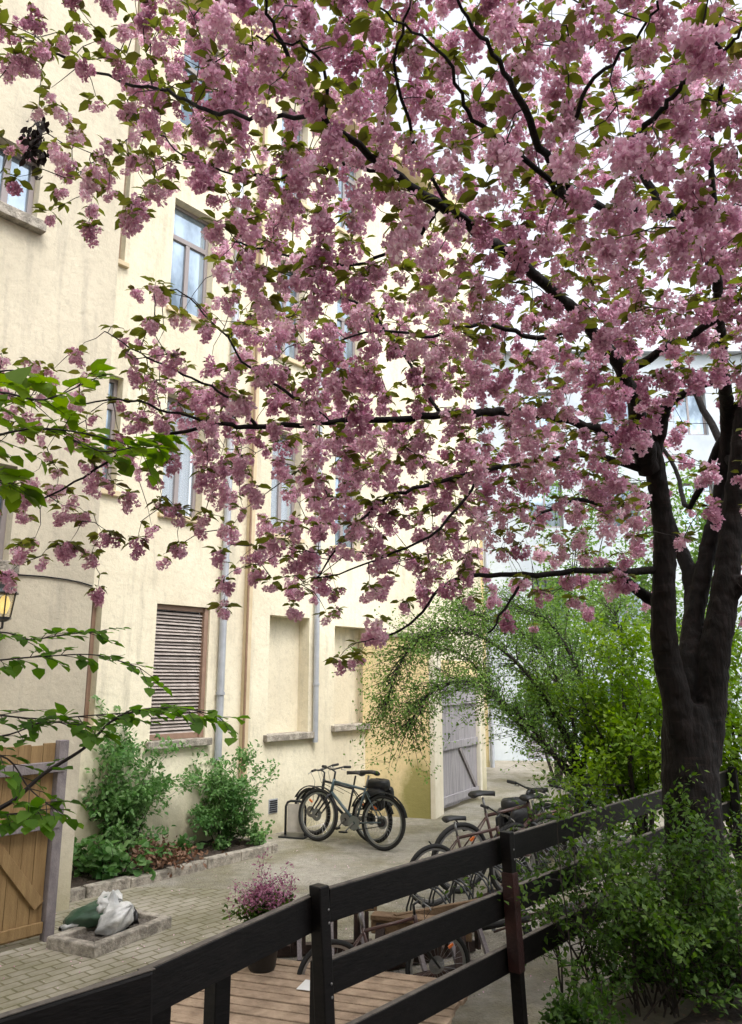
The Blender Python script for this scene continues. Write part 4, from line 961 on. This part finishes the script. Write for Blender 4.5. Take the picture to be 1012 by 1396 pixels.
limbs = [
 [(884,640,6.1,34),(868,560,5.6,26),(850,510,5.1,22),(800,440,4.6,19),(745,390,4.3,17),(700,350,4.1,17),(660,325,3.9,18),(600,280,3.7,17),(545,243,3.5,15),(490,200,3.3,12),(430,158,3.1,10),(400,90,2.9,8),(371,32,2.8,6),(350,-40,2.6,4)],
 [(890,630,6.1,30),(850,600,5.8,20),(800,580,5.6,14),(740,567,5.4,12),(680,561,5.2,13),(620,563,5.0,12),(540,570,4.9,10),(450,575,4.8,8.5),(350,583,4.7,8),(290,580,4.6,6),(200,602,4.6,4.5),(130,640,4.6,3.5),(60,680,4.6,2.5)],
 [(892,620,6.1,24),(903,570,5.9,20),(918,545,5.7,14),(950,528,5.5,10),(1000,515,5.3,6)],
 [(862,540,5.5,20),(853,514,5.2,15),(897,481,4.8,13),(945,455,4.4,12),(1012,407,4.0,9),(1060,380,3.8,6)],
 [(897,775,6.3,12),(860,778,6.2,11),(800,779,6.0,9),(713,784,5.8,8),(640,787,5.6,6),(600,805,5.5,4.5),(560,850,5.4,3.5),(510,872,5.3,2.5)],
 [(720,784,5.8,5),(695,820,5.7,4),(665,865,5.6,2.5)],
 [(885,690,6.2,10),(830,688,6.1,7),(780,682,5.9,6),(740,700,5.7,4)],
 [(880,640,6.1,12),(800,620,5.8,8),(730,630,5.6,7),(664,640,5.4,6.5),(577,664,5.2,6),(521,682,5.1,5),(470,735,5.0,3.5),(430,790,5.0,2)],
 [(915,290,3.9,14),(890,262,3.5,13),(868,198,3.0,12),(897,158,2.8,9),(927,121,2.7,8),(975,85,2.5,7),(1010,40,2.4,5)],
 [(970,360,4.6,16),(975,280,3.8,11),(970,190,3.2,8),(985,110,2.8,7),(970,20,2.5,5)],
 [(915,290,3.9,13),(840,282,3.7,12),(776,272,3.4,13),(754,228,3.1,13),(713,147,2.8,12),(680,80,2.5,8),(640,22,2.3,6),(610,-30,2.2,4)],
 [(776,272,3.4,10),(725,224,3.2,9),(680,190,3.0,8),(640,154,2.9,7),(608,79,2.7,5.5),(550,35,2.5,4),(498,0,2.4,3)],
 [(776,272,3.4,9),(780,180,3.0,8),(800,120,2.7,7),(860,60,2.4,5),(900,0,2.2,4)],
 [(660,325,3.9,9),(590,250,3.5,6),(541,107,3.0,5.5),(557,12,2.6,4)],
 [(446,174,3.15,8),(438,87,2.9,5),(407,59,2.8,4),(350,50,2.8,3)],
 [(430,158,3.1,8),(350,160,3.2,7),(300,152,3.3,7),(256,138,3.4,6),(225,122,3.5,5.5),(182,118,3.6,5),(95,84,3.8,4),(40,55,3.9,3),(-20,40,4.0,2)],
 [(545,243,3.5,7),(470,225,3.5,6),(400,240,3.6,4.5),(320,235,3.8,3.5),(250,210,4.0,3),(210,180,4.1,2.2),(150,205,4.2,2),(105,235,4.3,1.5)],
 [(800,440,4.6,10),(730,460,4.6,8),(660,440,4.6,6.5),(590,460,4.6,5),(520,450,4.6,4),(450,470,4.6,3)],
 [(450,575,4.8,6),(400,540,4.7,5),(340,500,4.6,4),(300,450,4.6,3),(250,400,4.6,2.2),(215,395,4.6,1.4)],
 [(350,583,4.7,6),(310,540,4.6,4),(250,510,4.6,3.5),(190,480,4.6,2.5),(140,450,4.6,1.5)],
 [(290,580,4.6,5),(230,560,4.5,4),(160,545,4.5,3),(90,560,4.5,2)],
 [(600,280,3.7,8),(560,330,3.9,6),(480,360,4.1,5),(400,350,4.2,4),(320,330,4.3,3)],
 [(660,640,5.4,5),(600,720,5.2,4),(520,760,5.1,3),(430,790,5.0,2)],
 [(985,600,6.6,14),(940,690,6.9,8),(920,640,7.4,6),(870,560,7.8,5),(800,500,8,4)],
 [(1002,640,6.4,14),(960,560,7.2,10),(900,450,7.6,8),(820,350,7.6,6),(740,250,7.2,4)],
 [(600,563,5.0,6),(560,500,5.1,5),(500,420,5.2,4),(430,400,5.2,3)],
]
tm = MB()
def spl(pts, k=5):
    """smooth interpolation of (Vector, r)"""
    out=[]; n=len(pts)
    for i in range(n-1):
        p0=pts[max(i-1,0)]; p1=pts[i]; p2=pts[i+1]; p3=pts[min(i+2,n-1)]
        for j in range(k):
            s_=j/k; q=.5*((2*p1[0])+(p2[0]-p0[0])*s_+(2*p0[0]-5*p1[0]+4*p2[0]-p3[0])*s_*s_+(3*p1[0]-p0[0]-3*p2[0]+p3[0])*s_**3)
            out.append((q, p1[1]+(p2[1]-p1[1])*s_))
    out.append(pts[-1]); return out
rnd = random.Random(42)
SK = []  # skeleton nodes
for s_ in stems:
    q = spl(limb4(s_), 6); pts=[p+Vector((math.sin(p.z*2.1+p.x*3),math.cos(p.z*1.7+p.x),0))*r*.10 for p,r in q]
    tm.tube(pts, [r*(.84 if p.z<2.2 else .84-.10*min(1,(p.z-2.2)/.8)) for p,r in q], 18)
    SK += [p for p,r in q if p.z > 3.3]
# root flare
for k in range(6):
    a=k*1.05; e=Vector((math.cos(a),math.sin(a),0)); tm.tube([tb_+Vector((0,0,.42))+e*.06, tb_+Vector((0,0,.15))+e*.20, tb_+Vector((0,0,-.1))+e*.4],[.14,.12,.08],10)
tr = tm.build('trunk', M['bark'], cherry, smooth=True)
rm_ = tr.modifiers.new('remesh','REMESH'); rm_.mode='VOXEL'; rm_.voxel_size=.018; rm_.use_smooth_shade=True
tex = bpy.data.textures.new('bark_tex','CLOUDS'); tex.noise_scale=.09
dp = tr.modifiers.new('disp','DISPLACE'); dp.texture=tex; dp.strength=.03; dp.texture_coords='LOCAL'
for s_ in limbs:
    q = spl(limb3(s_), 5); pts=[p+Vector((rnd.uniform(-1,1),rnd.uniform(-1,1),rnd.uniform(-1,1)))*.012 for p,r in q]
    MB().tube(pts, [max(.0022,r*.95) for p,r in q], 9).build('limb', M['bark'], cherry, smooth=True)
    SK += pts
# ---- blossom clusters: real 3-D positions along the canopy
dens = [
 [.45,.60,.85,.95,.95,.95,.88,.88,.92,.95,.95],
 [.15,.62,.80,.92,.95,.95,.88,.82,.85,.90,.95],
 [.08,.35,.50,.85,.90,.92,.85,.82,.85,.85,.85],
 [.02,.02,.08,.75,.78,.80,.85,.85,.85,.85,.85],
 [.00,.08,.20,.52,.52,.68,.75,.82,.85,.88,.90],
 [.20,.52,.55,.25,.36,.58,.52,.65,.65,.38,.40],
 [.50,.45,.12,.30,.68,.76,.72,.72,.42,.38,.40],
 [.20,.08,.05,.18,.48,.54,.46,.42,.25,.22,.25],
 [.00,.00,.00,.00,.04,.02,.08,.02,.02,.08,.12]]
dens = np.array(dens)
def density(x,y):
    fx=min(max(x/100-.5,0),9.99); fy=min(max(y/100-.5,0),7.99); i,j=int(fy),int(fx); a,b_=fy-i,fx-j
    return (dens[i,j]*(1-b_)+dens[i,j+1]*b_)*(1-a)+(dens[i+1,j]*(1-b_)+dens[i+1,j+1]*b_)*a
dt = np.array([[3.7,2.7,2.2],[4.1,3.0,2.6],[4.6,3.8,3.3],[4.6,4.9,5.3],[4.6,5.2,6.2]])
def depth(x,y):
    fx=min(max(x/506,0),1.99); fy=min(max(y/200,0),3.99); i,j=int(fy),int(fx); a,b_=fy-i,fx-j
    return (dt[i,j]*(1-b_)+dt[i,j+1]*b_)*(1-a)+(dt[i+1,j]*(1-b_)+dt[i+1,j+1]*b_)*a
targets=[]
def blocked(x,y,d):
    # keep the trunk forms, windows and the gaps readable
    if 870<x<925 and y>600 and d<6.3: return True
    if 925<=x<1012 and y>520 and d<6.4: return rnd.random()<.85
    if y<60 or x<60: return False
    if 228<x<288 and 262<y<425: return True
    if 222<x<276 and 610<y<690 and rnd.random()<.85: return True
    if x<140 and 310<y<480: return True
    return False
rnd = random.Random(77)
# front layer
for layer,(cnt,dd0,dd1,fac) in enumerate(((3600,-.35,.5,1.0),(2200,1.2,3.0,.85))):
    grid={}
    for _ in range(cnt*6):
        x=rnd.uniform(-100,1250); y=rnd.uniform(-420,900)  # range runs past the frame top: unseen canopy added overhead for shade
        cn=math.sin(x*.031+1.3*math.sin(y*.023))*math.sin(y*.037+1.1*math.sin(x*.019)+layer)
        boost=1.0-.10*min(1,max(0,(x-420)/250))*min(1,max(0,(560-y)/200))
        if rnd.random() > (density(x,y)**1.3)*fac*(.80+.62*cn)*boost: continue
        if y>860 and rnd.random()<.8: continue
        d=depth(x,y)+rnd.uniform(dd0,dd1)
        if layer==1 and (y<-20 or x<180): continue
        if blocked(x,y,d): continue
        R_=(.124 if layer==0 else .118)/d*F*.86*(1+.04*min(1,max(0,(x-420)/250))*min(1,max(0,(560-y)/200)))      # minimum spacing in px
        ok=True
        for (gx,gy) in grid.get((int(x//40),int(y//40)),[])+[q for a in (-1,0,1) for b_ in (-1,0,1) if (a,b_)!=(0,0) for q in grid.get((int(x//40)+a,int(y//40)+b_),[])]:
            if (gx-x)**2+(gy-y)**2 < R_*R_: ok=False; break
        if not ok: continue
        grid.setdefault((int(x//40),int(y//40)),[]).append((x,y))
        p=atd(x,y,d)
        # stay in front of the facade
        if touv(p)[1] < (.35 if touv(p)[0] > u0 else v0+.35): continue
        targets.append((p,layer,rnd.uniform(.9,1.55) if x>260 else rnd.uniform(.8,1.15)))
for x,y in ((122,308),(125,322),(188,282),(194,296),(68,298),(125,247),(210,446),(175,682),(220,688),(145,735),(155,738),(187,745),(243,752),(95,750),(88,752),(55,770),(47,745),(305,800),(305,835),(278,712),(462,908),(480,903),(492,900),(445,846),(370,800),(410,808),(357,520),(350,524),(82,262),(20,60),(35,85),(60,75),(15,95),(212,395),(325,650),(330,700)):
    targets.append((atd(x,y,depth(x,y)+rnd.uniform(-.2,.2)),0,rnd.uniform(.75,1.0)))
# ---- twigs: attach every cluster to the nearest branch already grown
sk=np.array([tuple(p) for p in SK]); cap=len(sk)+len(targets)*4; buf=np.zeros((cap,3)); buf[:len(sk)]=sk; nb_=len(sk)
tp=np.array([tuple(t_[0]) for t_ in targets])
d0=np.min(((tp[:,None,:]-sk[None,::3,:])**2).sum(2),axis=1); order=np.argsort(d0)
tw=MB(); cl_pos=[]; cl_sc=[]; cl_lay=[]; cl_dir=[]
for idx in order:
    p=targets[idx][0]; q=np.array(p); qq=q+np.array([0,0,.10])
    dist=((buf[:nb_]-qq)**2).sum(1); k=int(np.argmin(dist)); s_=Vector(buf[k]); Ld=math.sqrt(dist[k])
    if Ld > 2.2: continue
    top=p+Vector((0,0,.055)); mid1=s_.lerp(top,.35)+Vector((rnd.uniform(-1,1),rnd.uniform(-1,1),rnd.uniform(0,1.3)))*Ld*.13; mid2=s_.lerp(top,.72)+Vector((rnd.uniform(-1,1),rnd.uniform(-1,1),rnd.uniform(0,1.4)))*Ld*.10
    r0=.0030+.0036*min(1.5,Ld)
    tw.tube([s_,mid1,mid2,top],[r0,r0*.8,r0*.6,.0014],4,cap=False)
    for m_ in (mid1,mid2,top): buf[nb_]=m_; nb_+=1
    cl_pos.append(p); cl_sc.append(targets[idx][2]); cl_lay.append(targets[idx][1]); dd=(top-mid2); cl_dir.append(dd.normalized() if dd.length>0 else Vector((0,0,-1)))
tw.build('twigs', M['twig'], cherry, smooth=True)
# ---- flowers
fl_pos=[]; fl_r=[]
for p,s_ in zip(cl_pos,cl_sc):
    n=rnd.choice((4,5,6,8,10,13)) if s_>.85 else rnd.choice((3,4,5)); ln_=rnd.uniform(.6,1.5)
    for k in range(n):
        o=Vector((rnd.gauss(0,1),rnd.gauss(0,1),rnd.gauss(0,1)*ln_-.4)); o=o.normalized()*rnd.uniform(.016,.026+.0036*n)*s_
        o.z*=1.2; fl_pos.append(p+o); fl_r.append(rnd.uniform(.025,.034)*s_)
fl_pos=np.array([tuple(p) for p in fl_pos]); fl_r=np.array(fl_r); NF=len(fl_pos); K=38
fi=np.repeat(np.arange(NF),K); dv=unit(len(fi)); rr_=RNG.uniform(.30,.78,len(fi))
pos=fl_pos[fi]+dv*(fl_r[fi]*rr_*.9)[:,None]
pd=dv+unit(len(fi))*.9
scatter('blossoms', PT_V, PT_F, pos, rot_from(pd,RNG.uniform(0,6.28,len(fi))), fl_r[fi]*RNG.uniform(.45,.66,len(fi)), PET, cherry)
# ---- young leaves above each cluster
A=[];D=[];S=[]
for p,s_,dr in zip(cl_pos,cl_sc,cl_dir):
    for k in range(rnd.choice((4,5,6,7,8))):
        a=rnd.uniform(0,6.28); d=Vector((math.cos(a),math.sin(a),rnd.uniform(-.5,.45)))+dr*.2
        A.append(tuple(p+Vector((0,0,.045))*s_+d*.02)); D.append(tuple(d)); S.append(rnd.uniform(.055,.105))
# extra leafy tufts along the twigs
ex=RNG.choice(nb_-len(sk),min(3400,nb_-len(sk)-1))+len(sk)
for k in ex:
    q=Vector(buf[k])
    if q.z<2: continue
    for j in range(2):
        a=rnd.uniform(0,6.28); d=Vector((math.cos(a),math.sin(a),rnd.uniform(-.6,.4))); A.append(tuple(q)); D.append(tuple(d)); S.append(rnd.uniform(.045,.09))
scatter('leaves', LF_V, LF_F, np.array(A), rot_from(np.array(D),RNG.uniform(-.8,.8,len(A))), np.array(S), LEAF, cherry)
print('clusters',len(cl_pos),'flowers',NF,'leaves',len(A))
# withered bunch
n_=150; c_=atd(50,190,4.2); pos=np.array(c_)+RNG.normal(size=(n_,3))*np.array([.035,.03,.09]); dd=unit(n_)*.7; dd[:,2]-=1
scatter('withered_leaves', LF_V, LF_F, pos, rot_from(dd,RNG.uniform(0,6,n_)), RNG.uniform(.035,.07,n_), LDEAD, cherry)
MB().tube([atd(58,85,4.2),atd(55,120,4.2),atd(52,160,4.2)],.003,4).build('hanging_twig', M['twig'], cherry)

# ================================================================== SMALL LEAVED TREE in the yard
def arch_tree(name,label,base,targets_px,leafm,size,per,seed,rad,twn=6,lsp=.06,droop=-.35):
    t_=thing(name,label,'tree',base); rnd=random.Random(seed); mb=MB(); an=[]
    for (pts) in targets_px:
        q=[(atd(x,y,d),r) for x,y,d,r in pts]; q=spl(q,4); mb.tube([p for p,r in q],[r for p,r in q],7)
        for i,(p,r) in enumerate(q):
            if i<3: continue
            for k in range(twn):
                d=(q[i][0]-q[i-1][0]).normalized()+Vector((rnd.uniform(-1,1),rnd.uniform(-1,1),rnd.uniform(-.8,.9)))*.9
                grow(mb,p,d,rad*rnd.uniform(.4,1.1),.006,1,an,rnd,.22,-.05,(1,3),seg=5,ln=.6,n=3)
    mb.build('trunk',M['twig'],t_)
    leaves_at('leaves',[a for a,_ in an],[d for _,d in an],per,size,leafm,t_,lsp,droop=droop)
    return t_
yb=atz(790,1139); DD=11.0
arch_tree('deciduous_tree','slender dark branched tree with tiny green leaves arching left before the plank gate',yb,[
 [(790,1139,DD,.07),(785,1060,DD,.06),(770,1000,DD,.045),(720,920,DD-.2,.03),(660,870,DD-.4,.018),(600,860,DD-.6,.01),(550,895,DD-.7,.006),(530,950,DD-.7,.004)],
 [(788,1080,DD,.05),(800,1000,DD+.1,.04),(790,920,DD+.2,.03),(750,850,DD+.3,.018),(700,825,DD+.3,.01)],
 [(785,1070,DD,.05),(740,1010,DD-.2,.03),(690,960,DD-.4,.018),(640,930,DD-.6,.01),(590,940,DD-.8,.006),(560,985,DD-.8,.004)],
 [(792,1090,DD,.04),(830,1000,DD+.2,.03),(850,900,DD+.3,.018),(840,840,DD+.3,.01)],
 [(780,1050,DD,.03),(700,1040-60,DD+.4,.02),(640,900,DD+.5,.012),(590,880,DD+.5,.006)],
 [(790,1060,DD,.035),(775,960,DD,.02),(730,880,DD,.012),(680,850,DD,.008),(640,835,DD,.005)],
],LTREE,(.03,.055),3,5,.66,twn=9,lsp=.05)
# bare lower twigs
# lime green trees behind the cherry trunk
def bushy_tree(name,label,px,py,d,w_,h_,leafm,size,n,seed,zbase=0,cat='tree'):
    rnd=random.Random(seed); b_=atd(px,py,d); b_.z=zbase; t_=thing(name,label,cat,b_); mb=MB(); an=[]
    ns=7
    for i in range(ns):
        a=2*math.pi*i/ns+rnd.uniform(-.3,.3); tl=rnd.uniform(.1,w_/h_*.8); grow(mb,b_,Vector((math.cos(a)*tl,math.sin(a)*tl,1)),h_*rnd.uniform(.6,.95),.035,2,an,rnd,.14,.05,(3,4),ln=.42,seg=7)
    mb.build('trunk',M['twig'],t_)
    per=max(1,int(n/len(an))); leaves_at('leaves',[a for a,_ in an],[q for _,q in an],per,size,leafm,t_,.10,droop=-.2)
    return t_
bushy_tree('deciduous_tree','lime green leafy tree directly behind the dark cherry trunk',875,1100,10.5,1.5,2.7,LBRIGHT,(.06,.10),9000,3)
bushy_tree('deciduous_tree','yellow green tree at the right edge beyond the cherry trunk',1010,1100,9.5,1.3,2.9,LBRIGHT,(.06,.10),7000,4)
bushy_tree('deciduous_tree','fresh green bushy tree in the gap right of the arching tree',820,1100,13,1.6,3.6,LTREE,(.06,.10),7000,6)
bushy_tree('deciduous_tree','tall pale green tree standing before the white building',760,1080,17,2.2,6.2,LTREE,(.07,.11),7000,14)
bushy_tree('deciduous_tree','deep green tree far right behind the bright ones',960,1080,14,2.4,5.0,LTREE,(.07,.12),9000,15)

# ================================================================== FOREGROUND BUSHES
def bush(label,px,py,d,w_,h_,seed,nst=26,per=3,lm=LBUSH):
    rnd=random.Random(seed); b_=atd(px,py,d); b_.z=.1; t_=thing('bush',label,'bush',b_); mb=MB(); an=[]
    for i in range(nst):
        a=rnd.uniform(0,6.28); tl=rnd.uniform(.1,w_/h_); grow(mb,b_+Vector((rnd.uniform(-.15,.15),rnd.uniform(-.15,.15),-.04)),Vector((math.cos(a)*tl,math.sin(a)*tl,1)),h_*rnd.uniform(.5,1.1),.008,2,an,rnd,.2,.0,(2,4),ln=.5,seg=6)
    mb.build('stems',M['stem'],t_); leaves_at('leaves',[a for a,_ in an],[q for _,q in an],per,(.032,.058),lm,t_,.035,droop=-.1); return t_
bush('small leaved bush overhanging the fence beyond the maroon post',795,1240,5.95,.45,1.12,1,12)
bush('large small leaved bush at the centre right before the cherry trunk',890,1300,5.75,.78,1.08,2,26)
bush('small leaved bush at the right edge of the soil bed',1000,1280,5.8,.6,1.0,3,22)
bush('low sprawling bush at the near edge of the bare path',800,1370,5.1,.35,.45,4,7)
bush('low bush hiding the foot of the fence at the far end',900,1230,6.2,.5,1.0,5,14)
# litter on the soil
n_=700; q=[fp(RNG.uniform(0,5),RNG.uniform(.5,3.2),.06) for _ in range(n_)]; pos=np.array([tuple(p) for p in q]); vv=np.array([(p-FA).dot(FN) for p in q]); pos[:,2]=.03+.10*np.clip((vv-.72)/1.4,0,1)
dd=unit(n_); dd[:,2]*=.2
lt=scatter('fallen_petals', LF_V, LF_F, pos, rot_from(dd,RNG.uniform(-.3,.3,n_)), RNG.uniform(.015,.05,n_), LDRY); lt['kind']='stuff'; lt['label']='scattered fallen petals and dry bits on the soil and path'; lt['category']='litter'

n_=900; uu_=RNG.uniform(-2,6,n_); vv_=-RNG.uniform(.1,5.5,n_)**1.0; pos=np.array([tuple(fp(a_,b_,.010)) for a_,b_ in zip(uu_,vv_)])
ok_=np.array([touv(Vector(p))[1]>.9 and not(-1.3<p[0]<.6 and 4<p[1]<5.7) for p in pos]); pos=pos[ok_]; dd=unit(len(pos)); dd[:,2]*=.15
lt2=scatter('fallen_petals', PT_V, PT_F, pos, rot_from(dd,RNG.uniform(-.3,.3,len(pos))), RNG.uniform(.008,.017,len(pos)), PET); lt2['kind']='stuff'; lt2['label']='sparse pink petals fallen on the courtyard paving'; lt2['category']='petals'
# ================================================================== MAPLE BRANCHES from the left
mbase=Vector((-3.0,2.6,0)); maple=thing('maple_tree','green leaved maple whose branches reach in from beyond the left edge','tree',mbase)
mm=MB(); an=[]; ad=[]; sz=[]
def mbranch(pts, r0, every, size, seed, side=.10, nl=2, lf=None):
    side*=1.35; rnd=random.Random(seed); q=spl([(atd(x,y,d),r0) for x,y,d in pts],6); n=len(q)
    mm.tube([p for p,_ in q],[r0*(1-.8*i/n)+.001 for i in range(n)],5)
    for i in range(2,n,every):
        p=q[i][0]; dr=(q[i][0]-q[i-1][0]).normalized()
        for s_ in (-1,1):
            sd_=(dr.cross(Vector((0,0,1))).normalized()*s_+dr*.7+Vector((0,0,rnd.uniform(-.45,.35)))).normalized(); L_=side*rnd.uniform(.5,1.3)
            m_=p+sd_*L_*.5; e_=p+sd_*L_+Vector((0,0,-.01)); mm.tube([p,m_,e_],[.002,.0015,.001],3)
            for k in range(nl+1):
                dd=(sd_+Vector((rnd.uniform(-.7,.7),rnd.uniform(-.7,.7),rnd.uniform(-.45,.15)))).normalized(); an.append(tuple(m_.lerp(e_,k/nl))); ad.append(tuple(dd)); sz.append(size*rnd.uniform(.7,1.2))
top3=Vector((-2.9,2.8,2.6))
mm.tube([mbase,mbase+Vector((.03,.05,1.2)),top3,top3+Vector((.1,.2,1.2))],[.06,.05,.04,.03],8)
mbranch([(150,985,2.95),(190,968,2.9),(250,966,2.9),(300,978,2.9)],.003,2,.058,1,.08)
mbranch([(-120,1010,2.9),(0,1004,2.9),(60,985,2.9),(120,990,2.9)],.003,2,.05,21,.09)
mbranch([(-120,1140,2.8),(0,1082+20,2.8),(60,1055,2.85),(115,1020,2.9),(150,985,2.9),(185,965,2.95)],.009,5,.05,2,.06,1)
mbranch([(-100,960,2.9),(0,975,2.9),(60,980,2.9),(130,975,2.9),(200,970,2.9)],.003,2,.052,3,.11)
mbranch([(-100,870,3.0),(0,862,3.0),(40,872,3.0),(90,865,3.0),(130,862,3.0)],.003,2,.05,4,.09)
mbranch([(-100,910,3.0),(0,900,3.0),(60,895,3.0),(130,893,3.0),(190,910,3.0)],.003,2,.05,5,.09)
mbranch([(-100,1040,2.8),(0,1030,2.8),(40,1075,2.8),(70,1100,2.8)],.003,2,.05,6,.09)
mbranch([(-100,1120,2.8),(-20,1110,2.8),(20,1110,2.8),(50,1105,2.8)],.003,2,.05,7,.09)
mm.tube([top3,atd(-150,1060,2.9)],.02,6); mm.tube([top3,atd(-150,870,3.0)],.015,6)
mm.build('trunk',M['twig'],maple)
scatter('leaves',LB_V,LF_F,np.array(an),rot_from(np.array(ad),RNG.uniform(-.35,.35,len(an))),np.array(sz),LMAPLE,maple)
an=[];ad=[];sz=[];mm=MB()
mm.tube([top3+Vector((.1,.2,1.2)),atd(-140,560,2.6)],.014,6)
mbranch([(-140,560,2.6),(-60,545,2.5),(0,535,2.45),(60,545,2.45),(120,520,2.5)],.005,2,.062,11,.13,2)
mbranch([(-140,600,2.6),(-40,600,2.5),(40,585,2.5),(110,590,2.5),(190,610,2.6)],.005,2,.06,12,.11,2)
mbranch([(-140,560,2.6),(-40,520,2.5),(10,505,2.4),(40,512,2.4)],.004,4,.085,13,.08,1)
mbranch([(-140,660,2.6),(-40,650,2.5),(0,655,2.5),(20,660,2.5)],.004,3,.08,14,.08,2)
mbranch([(100,600,2.5),(140,615,2.5),(180,610,2.55),(215,600,2.6)],.003,3,.07,15,.07,2)
mm.build('upper_branches',M['twig'],maple)
u_l=scatter('upper_leaves',LB_V,LF_F,np.array(an),rot_from(np.array(ad),RNG.uniform(-.5,.5,len(an))),np.array(sz),LBRIGHT,maple)
